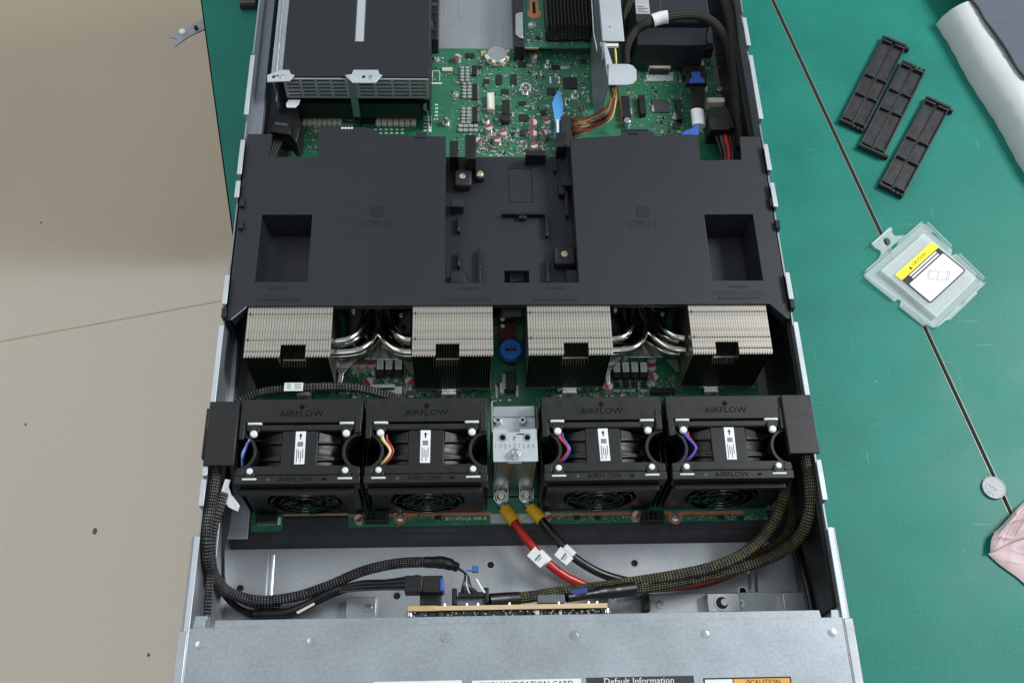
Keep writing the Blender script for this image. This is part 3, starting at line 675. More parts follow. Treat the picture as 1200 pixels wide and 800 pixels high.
# ================================================================== MEZZANINE CARD top middle
mz = thing('network_card', 'small green card with a copper keyhole pad and black finned heatsink, top middle', 'circuit board', (20, 400, 20))
ZC = 24.
a = A(614, 56, ZC); b = A(692, 56, ZC)
MB().plate(rrect(a.x, b.x, a.y, a.y+150, 2), [], ZC-1.6, ZC).build('card', PCB, mz)
MB().box(a.x-.9, a.x-.05, a.y+1, a.y+150, ZC-1.7, ZC+.3).box(a.x+.5, a.x+14, a.y-.9, a.y-.05, ZC-1.7, ZC+.3).build('gold_edge', GOLD, mz)
c = A(626, 15, ZC); 
MB().plate([(c.x-3.6+0, c.y+16), (c.x-5, c.y+2)] + [(c.x+6.8*math.cos(t), c.y-1+6.8*math.sin(t)) for t in [math.radians(q) for q in range(155, 390, 15)]] + [(c.x+5, c.y+2), (c.x+3.6, c.y+16)],
           [[(c.x-1.6, c.y+14), (c.x-1.6, c.y-1), (c.x, c.y-2.2), (c.x+1.6, c.y-1), (c.x+1.6, c.y+14)]], ZC, ZC+.3).build('keyhole_pad', COPPER, mz)
MB().box(c.x-1.55, c.x+1.55, c.y-2, c.y+14, ZC+.02, ZC+.1).build('keyhole_slot', HOLE, mz)
c = A(623.5, 30, ZC); MB().lathe((c.x, c.y, ZC), [(3.9, 0), (3.9, .5), (2.9, .6), (2.7, 1.6), (1.2, 2.1), (1.1, 1.4), (.01, 1.4)], 'z', 20).build('screw', STEEL, mz)
a, b, c, d = rect(638, -60, 690, 31, 45)
hs = MB().box(a, b, c, d, ZC+.1, ZC+4).build('black_heatsink', GLOSSB, mz)
n = 13
fm = MB().box(-.5, .5, c+.3, d, ZC+4, 46).mesh('fin', GLOSSB)
for k in range(n): from_mesh('fin', fm, hs, (a+1+(b-a-2)*k/(n-1)-mz['_o'][0], -mz['_o'][1], -mz['_o'][2]))
for px, py, wx, wy, m in ((641, 40, 4, 7, IVORY), (650, 41, 3, 7, IVORY), (657, 38, 5, 5, CHIP), (667, 42, 4, 4, IVORY), (681, 38, 6, 6, CHIP), (630, 44, 5, 3, CHIP), (619, 47, 3, 2, TIN)):
    mbox('surface_component', px, py, wx, wy, 1.6, m, z=ZC, parent=mz)
sx = MB()
for _ in range(70):
    p = A(random.uniform(618, 688), random.uniform(34, 54), ZC); sx.box(p.x-.8, p.x+.8, p.y-.4, p.y+.4, ZC, ZC+.7)
sx.build('small_components', TIN, mz, kind='stuff')
# black and silver guide left of the card
gd = thing('card_guide', 'black plastic card guide with a rounded silver tab, top middle', 'card guide', (5, 420, 10))
a, b, c, d = rect(601, -60, 613, 55, 30); MB().box(a, b, c, d, 1.6, 30).build('guide_rail', SLOTK, gd, bevel=.8)
p = [(604, 17), (606, 15), (613, 14), (613, 45), (608, 44), (604, 40)]; MB().plate([A(x, y, 32).xy for x, y in p], [], 30, 32).build('silver_tab', STEEL, gd, bevel=.5)
# black plastic strip on the left of the open floor
gd = thing('cage_latch', 'black plastic latch strip beside the open metal floor, top left of centre', 'latch', (-60, 420, 10))
a, b, c, d = rect(503, -60, 514, 46, 30); MB().box(a, b, c, d, 1.6, 30).build('latch_strip', SLOTK, gd, bevel=.8)
for py in (3, 12, 22, 33): a, b, c, d = rect(505, py, 512, py+4, 31); MB().box(a, b, c, d, 30, 31).build('latch_rib', CERAM if py == 3 else CHIP, gd, bevel=.3)
c = A(505, 28, 32); MB().cyl((c.x, c.y, 28), 1.6, 6, 'z', 12).build('latch_pin', STEEL, gd)
# pressed outlines in the open floor: raised edges, real beads
for pts in (((522, -40), (522, 14), (519, 26), (514, 28)), ((538, -40), (538, 20), (541, 24), (560, 24), (564, 28), (564, 54)), ((604, 22), (592, 25), (589, 30), (589, 52))):
    MB().tube([A(x, y, 1.3) for x, y in pts], .9, 8, flat=.5).build('floor_bead', ZINC, chs)

# ================================================================== RISER CAGE top left
rc = thing('riser_cage', 'riser cage with a flat dark panel on top and black grilles in front, top left', 'riser cage', (-140, 300, 40))
ZT = 82.
xa = A(331, 88, ZT).x; xb = A(502, 92, ZT).x; yf = A(420, 90, ZT).y
sx0 = A(415, 46, ZT).x; sx1 = A(427, 46, ZT).x; ys = A(421, 49, ZT).y
MB().plate([(xa, yf), (xb, yf), (xb, 600), (sx1, 600), (sx1, ys), (sx0, ys), (sx0, 600), (xa, 600)], [], ZT-1.2, ZT).build('top_panel', PANEL, rc, bevel=.2)
MB().box(sx0-2, sx1+2, ys-3, 600, ZT-3, ZT-1.8).build('light_strip', ZINC, rc)
MB().box(sx0+1, sx1-1, ys+.8, 600, ZT-1.5, ZT-.4).build('light_strip', WHITE if False else galv('pale_zinc', (196, 202, 206), .4, .5), rc, bevel=.3)
# steel frame at the left and the two tabs
x0 = A(317, 90, ZT).x
MB().box(x0, xa-.3, yf+2, 600, ZT-2.2, ZT-.6).box(x0, x0+1.2, yf+2, 600, 22, ZT-2.3).build('steel_frame', COVER, rc, bevel=.4)
MB().box(x0+4, x0+5.4, yf+3, 600, ZT-.5, ZT+.8).build('frame_ridge', STEEL, rc, bevel=.4)
def tabplate(pts, holes, nuts, name='mount_tab'):
    hs = [circ(A(x, y, ZT+2).x, A(x, y, ZT+2).y, 1.6, 14) for x, y in holes]
    o = MB().plate([A(x, y, ZT+2).xy for x, y in pts], hs, ZT+.6, ZT+2).build(name, galv('pale_zinc', (196, 202, 206), .4, .5), rc, bevel=.4)
    for x, y in nuts: c = A(x, y, ZT+2); MB().cyl((c.x, c.y, ZT+2), 2, .7, 'z', 14).build('rivet', STEEL, o, bevel=.2)
    return o
tabplate([(313, 88), (329, 82), (339, 82), (341, 87), (345, 88), (339, 95), (313, 96)], [(320.5, 90)], [(329, 89.5)])
tabplate([(404, 88), (412, 87), (414, 82), (443, 82), (445, 87), (448, 88), (440, 97), (413, 97)], [(426, 90)], [(434.5, 90.5)])
# front: grilles leaning back, made of real bars
ygr = yf-.6
def grille(px0, px1, z0, z1, nx, nz):
    a = A(px0, 92, ZT).x; b = A(px1, 92, ZT).x
    w_ = (b-a)/nx; hh = (z1-z0)/nz; holes = []
    for i in range(nx):
        for j in range(nz): holes.append([(a+i*w_+1.2, z0+j*hh+.9), (a+(i+1)*w_-1.2, z0+j*hh+.9), (a+(i+1)*w_-1.2, z0+(j+1)*hh-.9), (a+i*w_+1.2, z0+(j+1)*hh-.9)])
    MB().plate([(a-1.5, z0-1), (b+1.5, z0-1), (b+1.5, z1+.5), (a-1.5, z1+.5)], holes, ygr-1.3, ygr, 'y').build('grille', M('grille_paint', (156, 161, 163), .4, .2), rc)
    # card with components seen behind the bars
    bk = MB().box(a, b, ygr+9, ygr+10, z0, z1).build('card_behind', PCB_D, rc)
    for k in range(5): MB().cyl((a+6+k*(b-a-12)/4, ygr+2.5, z0+3+random.random()*(z1-z0-10)), random.uniform(2, 4), 6.4, 'y', 12).build('round_part', random.choice((CAPW, BLACK, STEEL, BLACK)), bk)
    MB().box(a, b, ygr+8, ygr+8.8, z0+4, z0+9).build('round_part', BLACK, bk)
grille(333, 405, 57, 80.3, 4, 5); grille(418, 500, 57, 80.3, 4, 5)
MB().box(A(405, 92, ZT).x+1.6, A(418, 92, ZT).x-1.6, ygr-1.3, ygr, 30, ZT-1.4).build('divider', ZINC_D, rc, bevel=.3)
MB().box(A(405, 92, ZT).x+6, A(405, 92, ZT).x+7.2, ygr, 420, 14, ZT-1.4).build('divider', BLACK, rc)
MB().box(xb-1.2, xb, yf, 600, 14, ZT-1.3).build('side_panel', BLACK, rc)
MB().box(A(340, 92, 50).x, A(492, 92, 50).x, ygr+2, ygr+3.6, 24.5, 44).build('riser_card', SLOTK, rc)
c = A(499, 120, 30); MB().cyl((c.x, c.y, 22), 4, 9, 'z', 18, 3).build('thumb_screw', STEEL, rc, bevel=.5)
MB().box(x0+1.3, x0+2.4, ygr-8, 600, 2, 60).build('side_panel', ZINC_D, rc)

# ================================================================== RISER BRACKET right of centre
rb = thing('riser_bracket', 'tall pale steel riser bracket with a rounded tab, right of the middle', 'bracket', (85, 320, 30))
PZ = galv('pale_zinc', (196, 202, 206), .4, .5)
zt = 80; x0 = A(704, 20, zt).x; x1 = A(729, 20, zt).x; yb_ = A(716, 48, zt).y
MB().box(x0, x1, yb_, 600, zt-1.2, zt).build('top_flange', PZ, rb, bevel=.3)
# sloping upright sheet seen from above: from the flange's left edge down to the board
wall_x = A(697, 30, 60).x
q = [(yb_-1, 78.8), (600, 78.8), (600, 12), (A(700, 118, 12).y-8, 12), (A(703, 105, 40).y, 40), (A(716, 70, 70).y-2, 72)]
MB().plate(q, [], x0-.6, x0+.6, 'x').build('upright', ZINC_D, rb, bevel=.2)
q2 = [(A(720, 100, 60).y-6, 60), (yb_+16, 60), (yb_+16, 74), (yb_-2, 74), (A(720, 100, 60).y-6, 66)]
# slanted wall facing left
b4 = MB(); a0 = A(690, -30, 20); a1 = A(706, -30, zt-1); c0 = A(698, 148, 18); c1 = A(713, 98, 66); d1 = A(706, 50, zt-1)
b4.hexa([(a0.x, 600, 20), (A(690, 60, 20).x, c0.y+20, 20), (c0.x, c0.y, 14), (c1.x, c1.y, 66), (d1.x, d1.y, zt-1.2), (d1.x, 600, zt-1.2)],
        [(a0.x+1, 600, 20), (A(690, 60, 20).x+1, c0.y+20, 20), (c0.x+1, c0.y, 14), (c1.x+1, c1.y, 66), (d1.x+1, d1.y, zt-1.2), (d1.x+1, 600, zt-1.2)])
b4.build('slanted_sheet', ZINC_D, rb)
MB().tube([(A(694, -30, 50).x, 600, 52), A(696, 40, 52), A(703, 75, 52)], .9, 8).build('pressed_line', STEEL, rb)
zt2 = 70
MB().plate([A(x, y, zt2).xy for x, y in [(713, 75), (736, 75), (742, 77), (746, 82), (746, 93), (742, 98), (735, 99.5), (713, 99.5)]], [], zt2-1.2, zt2).build('pull_tab', PZ, rb, bevel=.4)
MB().hexa([(*A(703, 50, zt-2).xy, zt-3.4), (*A(710, 50, zt-2).xy, zt-3.4), (*A(718, 76, zt2).xy, zt2-1.3), (*A(711, 76, zt2).xy, zt2-1.3)], [(*A(703, 50, zt-2).xy, zt-2), (*A(710, 50, zt-2).xy, zt-2), (*A(718, 76, zt2).xy, zt2+.2), (*A(711, 76, zt2).xy, zt2+.2)]).build('link_strip', PZ, rb)
a, b, c, d = rect(707, 49, 725, 53, 78); MB().box(a, b, c, d, 74, 77).build('fold_edge', RUBBER_W, rb, bevel=.4)
MB().box(x0+1, x1-1, yb_-.2, yb_+.8, zt-5, zt-1.3).build('fold_edge', BLACK, rb)
MB().tube([A(720, 48, 76), A(722, 75, 66), A(725, 101, 55), A(728, 146, 22)], 1.3, 10).build('brass_rod', BRASS, rb)
c = A(714.5, 32, zt); MB().cyl((c.x, c.y, zt-.5), .8, .6, 'z', 8).build('dimple', HOLE, rb)

# ================================================================== POWER SUPPLY top right
ps = thing('power_supply', 'dark grey metal power supply at the top right inside the server', 'power supply', (160, 360, 20))
a, b, c, d = rect(742, -40, 828, 26, 62)
MB().box(a, b, c, 600, 12, 62).build('supply_case', PSU, ps, bevel=.8)
a2, b2_, c2, d2 = rect(748, 28, 826, 49, 40); 
MB().hexa([(a+2, c-14, 12), (b-2, c-14, 12), (b-2, c-.3, 12), (a+2, c-.3, 12)], [(a+2, c-12, 44), (b-2, c-12, 44), (b-2, c-.3, 56), (a+2, c-.3, 56)]).build('supply_nose', PSU, ps, bevel=.8)
q = A(753, 8, 62.5); MB().box(q.x-6.5, q.x+6.5, q.y-9, q.y+25, 62, 62.3).build('rating_label', M('grey_label', (170, 170, 172), .5), ps)
for k in range(4): MB().box(q.x-4.8, q.x+4.8-(k % 2)*3, q.y-7+k*2.2, q.y-6.2+k*2.2, 62.3, 62.35).build('print_line', INK, ps)
MB().box(a+24, a+25, c+1, 600, 62, 62.6).build('case_seam', CERAM, ps)
# ================================================================== AIR DUCT
ad = thing('air_duct', 'large dark grey plastic air duct marked CPU2 and CPU1 across the middle of the server', 'air duct', (0, 120, 60))
ZD = 82.
def PX(l, z): return [tuple(A(x, y, z).xy) for x, y in l]
XL = -HW+3.2; XR = HW-3.2
def cl(l): return [(max(XL, min(XR, x)), y) for x, y in l]
outer = cl(PX([(270, 157), (319, 157), (315, 184), (372, 184), (373, 149), (427, 149), (437, 151), (444, 158), (521, 160), (521, 185), (672, 185), (671, 160), (727, 159), (729, 153), (764, 153), (768, 159), (818, 158), (821, 188), (869, 187), (867, 160), (900, 160), (935, 373), (922, 373), (902, 356), (601, 357), (289, 358.5), (272, 375), (255, 375)], ZD))
pk1 = PX([(305.5, 251.5), (365, 251.5), (361, 330), (300, 330)], ZD)
pk2 = PX([(826, 251), (883, 251), (893.5, 328.5), (834, 328.5)], ZD)
cen = PX([(522.5, 187), (668, 187), (680, 330.5), (521.5, 331.5)], ZD)
# square the openings to the duct's own axes
def sq(l): xs = [p[0] for p in l]; ys = [p[1] for p in l]; return ((xs[0]+xs[3])/2, (xs[1]+xs[2])/2, (ys[2]+ys[3])/2, (ys[0]+ys[1])/2)
P1, P2, CE = sq(pk1), sq(pk2), sq(cen)
def rc4(q): return [(q[0], q[2]), (q[1], q[2]), (q[1], q[3]), (q[0], q[3])]
yb = max(p[1] for p in PX([(600, 186)], ZD))
# the middle recess is open to the back, so it is cut as a notch
back = outer[:9] + [(CE[0], outer[9][1]+14), (CE[0], CE[2]), (CE[1], CE[2]), (CE[1], outer[11][1]-2)] + outer[12:]
back[9] = (CE[0], outer[8][1])
back[8] = (CE[0]-.5, outer[8][1])
MB().plate(back, [rc4(P1), rc4(P2)], ZD-2, ZD).build('top_shell', DUCT, ad, bevel=.35)
# walls hanging from the shell
w_ = MB()
yFd = A(600, 357, ZD).y
MB().box(XL, XL+1.6, A(262, 374, ZD).y, 198, 14, ZD-2.2).build('side_skirt', DUCT, ad)
MB().box(XR-1.6, XR, A(925, 373, ZD).y, 198, 14, ZD-2.2).build('side_skirt', DUCT, ad)
MB().box(XL+2, CE[0]-1, 196, 197.5, 30, ZD-2.2).box(CE[1]+1, XR-2, 196, 197.5, 30, ZD-2.2).build('rear_skirt', DUCT, ad, kind='stuff') if False else None
MB().box(XL+60, CE[0]-1, 194, 195.5, 30, ZD-2.2).build('rear_skirt', DUCT, ad)
MB().box(CE[1]+1, XR-55, 194, 195.5, 30, ZD-2.2).build('rear_skirt', DUCT, ad)
# fillets at the front corners
for l in ([(289, 358.5), (272, 375)], [(902, 356), (922, 373)]):
    p, q = PX(l, ZD); MB().hexa([(p[0], p[1]-.2, ZD-9), (q[0], q[1], ZD-9), (q[0]+.1, q[1]+1.6, ZD-9), (p[0]+.1, p[1]+1.6, ZD-9)], [(p[0], p[1]-.2, ZD-2.1), (q[0], q[1], ZD-2.1), (q[0]+.1, q[1]+1.6, ZD-2.1), (p[0]+.1, p[1]+1.6, ZD-2.1)]).build('corner_web', DUCT, ad)
MB().tube([(*PX([(271, 374.5)], ZD)[0], ZD+.2), (*PX([(289, 359.5)], ZD)[0], ZD+.2)], .5, 6).build('pale_edge', STEEL if False else M('pale_edge', (130, 132, 134), .4), ad)  # pale line along the front left edge
MB().box(PX([(290, 358)], ZD)[0][0], PX([(903, 356)], ZD)[0][0], yFd-.3, yFd+1.2, ZD-5, ZD-2.1).build('front_lip', DUCT, ad)
# the two deep pockets with drafted walls
def pocket(q, d, draft):
    x0, x1, y0, y1 = q; b = ZD-d
    top = [(x0, y0), (x1, y0), (x1, y1), (x0, y1)]; bot = [(x0+draft, y0+1), (x1-draft, y0+1), (x1-draft, y1-draft), (x0+draft, y1-draft)]
    m = MB()
    for i in range(4):
        j = (i+1) % 4
        n = Vector((top[j][1]-top[i][1], top[i][0]-top[j][0], 0)).normalized()*1.2
        m.hexa([(bot[i][0], bot[i][1], b), (bot[j][0], bot[j][1], b), (bot[j][0]+n.x, bot[j][1]+n.y, b), (bot[i][0]+n.x, bot[i][1]+n.y, b)],
               [(top[i][0], top[i][1], ZD-2.05), (top[j][0], top[j][1], ZD-2.05), (top[j][0]+n.x, top[j][1]+n.y, ZD-2.05), (top[i][0]+n.x, top[i][1]+n.y, ZD-2.05)])
    m.box(x0+draft-1, x1-draft+1, y0, y1-draft+1, b-1.2, b)
    m.build('pocket', DUCT, ad)
pocket(P1, 26, 4); pocket(P2, 30, 4)
# middle recess: sunken deck with its ribs, posts and screws
ZM = 58.
yd1 = A(600, 184, ZM).y
hx0, hx1, hy0, hy1 = rect(591, 317, 620, 331, ZM)
MB().plate([(CE[0]-.5, CE[2]-.5), (CE[1]+.5, CE[2]-.5), (CE[1]+.5, yd1), (CE[0]-.5, yd1)], [[(hx0, max(hy0, CE[2]+1)), (hx1, max(hy0, CE[2]+1)), (hx1, hy1), (hx0, hy1)]], ZM-2, ZM).build('sunken_deck', DUCT, ad, bevel=.2)
MB().box(CE[0]-1.6, CE[0]-.6, CE[2]-.5, yd1, ZM-2, ZD-2.1).build('recess_wall', DUCT, ad)
MB().box(CE[1]+.6, CE[1]+1.6, CE[2]-.5, yd1, ZM-2, ZD-2.1).build('recess_wall', DUCT, ad)
MB().box(CE[0]-1.6, CE[1]+1.6, CE[2]-1.8, CE[2]-.6, ZM-2, ZD-2.1).build('recess_wall', DUCT, ad)
def db(name, x0, y0, x1, y1, h, m=DUCT, bev=.5, z=ZM):
    a, b, c, d = rect(x0, y0, x1, y1, z+h); return MB().box(a, b, c, d, z, z+h).build(name, m, ad, bevel=bev)
for q in ((532, 198, 553, 217), (649, 288, 675, 309)):
    o = db('screw_boss', *q, 9, DUCT, 2)
    c = A((q[0]+q[2])/2-.5+(0 if q[0] < 600 else 0), (q[1]+q[3])/2-1, ZM+9.3); MB().lathe((c.x, c.y, ZM+9), [(2.7, 0), (2.7, .6), (1.2, .9), (1.0, .4), (.01, .4)], 'z', 18).build('brass_screw', M('yellow_steel', (214, 200, 160), .3, .8), o)
c = A(562.5, 203, ZM+8); MB().cyl((c.x, c.y, ZM), 4.4, 6, 'z', 20).build('post', BLACK, ad, bevel=.5); MB().lathe((c.x, c.y, ZM+6), [(3, 0), (3, 1.4), (1.3, 2), (1.1, 1.4), (.01, 1.4)], 'z', 18).build('brass_screw', M('yellow_steel', (214, 200, 160), .3, .8), ad)
for q, h in (((528, 232, 543, 242), 11), ((658, 207, 672, 217), 10), ((528, 318, 545, 331), 8), ((664, 316, 679, 331), 8), ((527, 165, 537, 184), 20), ((545, 158, 558, 186), 24), ((616, 176, 640, 182), 14), ((652, 155, 664, 172), 16)):
    db('clip_block', *q, h, BLACK if h > 12 else DUCT)
for q in ((536, 254, 539, 271), (536, 294, 539, 312), (560, 291, 563, 331), (588, 248.5, 612, 251), (612, 248.5, 640, 251), (639, 250, 642, 276), (640, 303, 643, 330), (649, 188, 652, 200), (662, 220, 666, 252), (544, 318, 546.5, 331)):
    db('rib', *q, 5, BLACK, .3)
db('clip_hook', 608, 250, 617, 256, 4, BLACK, .4); db('clip_hook', 655, 212, 662, 227, 8, BLACK, .6)
for q in ((537.5, 269), (537.5, 309), (563, 313), (641.5, 275)):
    c = A(*q, ZM+5); MB().cyl((c.x, c.y, ZM+3), .8, 2.4, 'z', 8).build('rib_tip', CERAM, ad)
# dark slots beside the ribs (moulded openings), a shallow outlined window
a, b, c, d = rect(596, 197, 624, 237, ZM); MB().plate([(a, c), (b, c), (b, d), (a, d)], [[(a+.6, c+.6), (b-.6, c+.6), (b-.6, d-.6), (a+.6, d-.6)]], ZM, ZM+.35).build('outlined_window', BLACK, ad)
for q in ((531, 241, 544, 250), (655, 226, 668, 232)): a, b, c, d = rect(*q, ZM); MB().box(a, b, c, d, ZM, ZM+.1).build('slot_opening', GLOSSB, ad)
c = A(605.5, 325, ZM-10); MB().box(c.x-6, c.x+6, c.y-3, c.y+5, ZM-16, ZM-11).build('latch', CERAM, ad, bevel=.6)
# back recess walls and frames round the left and right cut-outs
for (x0, x1, yy_) in ((316, 372, 184), (821, 869, 188)):
    a = A(x0, yy_, ZD).x; b = A(x1, yy_, ZD).x; y = A((x0+x1)/2, yy_, ZD).y
    MB().box(a+1, b-1, y+.2, y+1.6, ZD-14, ZD-2.2).box(a+1, b-5, y+3.6, y+5, ZD-12, ZD-5).build('cutout_frame', DUCT, ad, bevel=.3, kind='stuff') if False else None
    MB().box(a+1, b-1, y+.3, y+1.6, ZD-14, ZD-2.2).build('cutout_frame', DUCT, ad, bevel=.3)
    MB().box(a+1, b-4, y+1.7, y+7, ZD-13, ZD-9).build('cutout_frame', DUCT, ad, bevel=.3)
db('clip_block', 400, 145, 414, 149, 2, DUCT, .3, ZD-2); 
for q in ((728, 151, 760, 154),): db('clip_block', *q, 2, DUCT, .3, ZD-2)
a, b, c, d = rect(400, 149.6, 413, 151.4, ZD)
for k in range(4): MB().box(a+k*2.6, a+k*2.6+1.9, c, d, ZD, ZD+.4).build('white_mark', WHITE, ad)
a, b, c, d = rect(736, 156, 748, 158, ZD); MB().box(a, b, c, d, ZD, ZD+.2).build('slot_opening', GLOSSB, ad)
db('clip_block', 487, 155, 500, 161, 3, DUCT, .4, ZD-2)
# moulded marks: chip symbols and CPU names, memory tables near the front edge
for (px, body) in ((442, 'CPU2'), (753, 'CPU1')):
    c = A(px, 262.5, ZD); text('moulded_name', body, 9.5, (c.x, c.y, ZD+.12), DUCT_I, ad, squash=1.15, depth=.2)
    c = A(px, 247.5, ZD); m = MB(); r = 4.2
    m.plate([(c.x-r, c.y-r), (c.x+r, c.y-r), (c.x+r, c.y+r), (c.x-r, c.y+r)], [[(c.x-r+1.4, c.y-r+1.4), (c.x+r-1.4, c.y-r+1.4), (c.x+r-1.4, c.y+r-1.4), (c.x-r+1.4, c.y+r-1.4)]], ZD, ZD+.25)
    sy = m.build('chip_symbol', DUCT_I, ad)
    MB().box(c.x-1.6, c.x+1.6, c.y-1.6, c.y+1.6, ZD, ZD+.25).build('chip_core', DUCT_I, sy)
    teeth = MB()
    for k in range(5):
        t = -3.6+k*1.8
        for d_ in ((t, r+.6, .4, .6), (t, -r-.6, .4, .6), (r+.6, t, .6, .4), (-r-.6, t, .6, .4)): teeth.box(c.x+d_[0]-d_[2], c.x+d_[0]+d_[2], c.y+d_[1]-d_[3], c.y+d_[1]+d_[3], ZD, ZD+.25)
    teeth.build('chip_legs', DUCT_I, sy, kind='stuff')
for (x0, x1, y, k2) in ((293, 361, 345, 0), (516, 583, 345, 0), (617, 684, 345, 0), (834, 898, 343, 0)):
    a = A(x0, y, ZD); b = A(x1, y, ZD); L_mm = b.x-a.x
    c = A((x0+x1)/2, y-7, ZD); text('moulded_text', 'DIMM(CPU)', 3.0, (c.x, c.y, ZD+.1), DUCT_I, ad, depth=.2)
    c = A((x0+x1)/2, y, ZD); o = MB().box(c.x-L_mm/2, c.x+L_mm/2, c.y-2.2, c.y+2.2, ZD, ZD+.12).build('moulded_table', M('duct_table', (33, 36, 42), .6), ad)
    for k in range(24):
        xx = c.x-L_mm/2+1+(L_mm-2)*k/24; MB().box(xx, xx+.5, c.y-1.7, c.y+1.7, ZD+.12, ZD+.25).build('table_bar', DUCT_I, o)
    c = A((x0+x1)/2, y+6.5, ZD); text('moulded_text', '070 060 050 040 030 020 010 000', 2.9, (c.x, c.y, ZD+.1), DUCT_I, ad, depth=.2, squash=L_mm/53.)

# ================================================================== HEATSINKS
Z1 = 80.; Z0 = 19.; FY = A(600, 417, Z1).y; BY = 50.
rows = [A(600, y, Z1).y for y in (366.5, 396.5, 409.5)]
NY = A(600, 402.5, Z1).y
def fin_mesh(notch):
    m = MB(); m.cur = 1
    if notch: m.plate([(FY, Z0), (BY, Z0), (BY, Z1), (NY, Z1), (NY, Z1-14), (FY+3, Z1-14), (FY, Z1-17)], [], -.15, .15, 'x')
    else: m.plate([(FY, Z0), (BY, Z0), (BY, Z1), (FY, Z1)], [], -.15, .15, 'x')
    m.cur = 0
    y0 = NY if notch else FY
    cuts = [r for r in sorted(rows) if r > y0+1.8]; ya = y0+(1.3 if not notch else .8)
    for r in cuts:
        m.box(.16, 1.80, ya, r-.65, Z1-.3, Z1); m.box(1.0, 1.80, r-.64, r+.64, Z1-.3, Z1); ya = r+.65
    m.box(.16, 1.80, ya, BY, Z1-.3, Z1)
    m.box(.16, 1.1, y0, y0+(1.29 if not notch else .79), Z1-.3, Z1)          # toothed front end of the flange
    for ry in rows:
        if notch and ry < NY+1: continue
        m.hexa([(.9, ry-.9, Z1+.01), (1.75, ry-.5, Z1+.01), (1.75, ry+.9, Z1+.01), (.9, ry+.5, Z1+.01)], [(.5, ry-.3, Z1+.8), (1.3, ry-.1, Z1+.8), (1.3, ry+.6, Z1+.8), (.5, ry+.4, Z1+.8)])
    if not notch: m.box(.16, 1.5, FY+.2, FY+1.2, Z0, Z0+.3)
    else:
        m.box(.16, 1.78, FY+4.2, FY+5.2, Z1-14.2, Z1-13.9)
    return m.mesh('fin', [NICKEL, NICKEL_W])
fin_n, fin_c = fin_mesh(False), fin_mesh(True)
hsk = thing('cpu_heatsink', 'left heatsink: two pale finned blocks joined by bright heat pipes, left of the blue knob', 'heatsink', (-108.2, 20, ZB), 'processor heatsinks')
ho = Vector((-108.2, 20, ZB))
def stack(x0, x1, i0, i1):
    n = 31
    for i in range(n):
        x = x0+.3+(x1-x0-2.2)*i/(n-1)
        from_mesh('fin', fin_c if i0 <= i < i1 else fin_n, hsk, Vector((x, 0, 0))-ho)
    for ry in rows[:2]:
        MB().cyl((x0+2.6, ry, Z1+.56), 1, .1, 'z', 10).build('stack_hole', HOLE, hsk)
    xc = x0+(x1-x0)*(i0+i1)/2/n
    # spring clip foot below the notch
    ft = MB().plate(rrect(xc-6, xc+6, -24, -9.5, 1.6), [], 15, 16.2).box(xc-10, xc+10, -9.4, -8.6, 15, 21).build('foot_bracket', STEEL, hsk, bevel=.3)
    MB().lathe((xc+.5, -17, 16.2), [(3.6, 0), (3.6, 1), (2.2, 1.8), (1.2, 1.8), (1.1, .9), (.01, .9)], 'z', 16).build('captive_screw', STEEL, ft)
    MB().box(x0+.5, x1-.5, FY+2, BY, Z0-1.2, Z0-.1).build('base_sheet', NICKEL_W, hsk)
stack(-201.8, -137., 13, 22); stack(-76., -14.3, 9, 18)
# heat pipes leaving the stacks sideways and sweeping back under the duct
for pts, r in (([(386, 399.5, 64), (398, 399, 64), (410, 396, 63), (420, 387, 60), (428, 370, 54), (432, 352, 46)], 3.0),
               ([(386, 403, 48), (398, 402.5, 48), (412, 400, 47), (423, 391, 44), (430, 378, 38), (434, 360, 32)], 2.8),
               ([(386, 412.5, 62), (405, 412.5, 62), (422, 409, 61), (434, 400, 58), (442, 385, 52), (448, 362, 42)], 3.0),
               ([(386, 417, 44), (405, 416.5, 44), (424, 413, 43), (436, 405, 40), (444, 392, 36), (449, 372, 28)], 2.8)):
    MB().tube(spline([A(*p) for p in pts], 7), r, 12, flat=.85).build('heat_pipe', PIPE, hsk)
for pts, r in (([(482, 398.5, 64), (472, 396, 63), (463, 388, 60), (456, 372, 54), (452, 352, 46)], 3.0),
               ([(482, 402, 48), (472, 399, 47), (463, 392, 44), (457, 380, 38), (453, 360, 32)], 2.8),
               ([(482, 412.5, 62), (470, 411.5, 62), (458, 406, 60), (448, 394, 56), (442, 376, 48), (440, 356, 40)], 3.0),
               ([(482, 416.5, 44), (470, 415.5, 44), (458, 410, 42), (448, 399, 38), (442, 384, 32), (440, 366, 26)], 2.8)):
    MB().tube(spline([A(*p) for p in pts], 7), r, 12, flat=.85).build('heat_pipe', PIPE, hsk)
z = 30
MB().plate(PX([(426, 421), (441, 404), (457, 404), (468, 421)], z), [], z-1, z).build('bridge_plate', STEEL, hsk, bevel=.3)
MB().plate(PX([(386, 420), (419, 420), (403, 437), (400, 453), (396, 453), (397, 437)], z), [], z-1, z).build('bridge_plate', STEEL, hsk, bevel=.3)
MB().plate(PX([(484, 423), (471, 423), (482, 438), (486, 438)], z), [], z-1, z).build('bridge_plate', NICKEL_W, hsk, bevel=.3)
MB().box(-134, -80, 66, 67.5, 27, 78).build('shade_baffle', GLOSSB, hsk)  # black wall added to keep the space under the duct dark
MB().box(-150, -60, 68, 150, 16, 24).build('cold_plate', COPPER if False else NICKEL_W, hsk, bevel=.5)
for px, py in ((414, 365), (431, 361), (449, 362), (464, 361), (470, 369)):
    c = A(px, py, 40); MB().cyl((c.x, c.y, 36), 2.2, 4, 'z', 10).build('guide_pin', STEEL, hsk, bevel=.5)
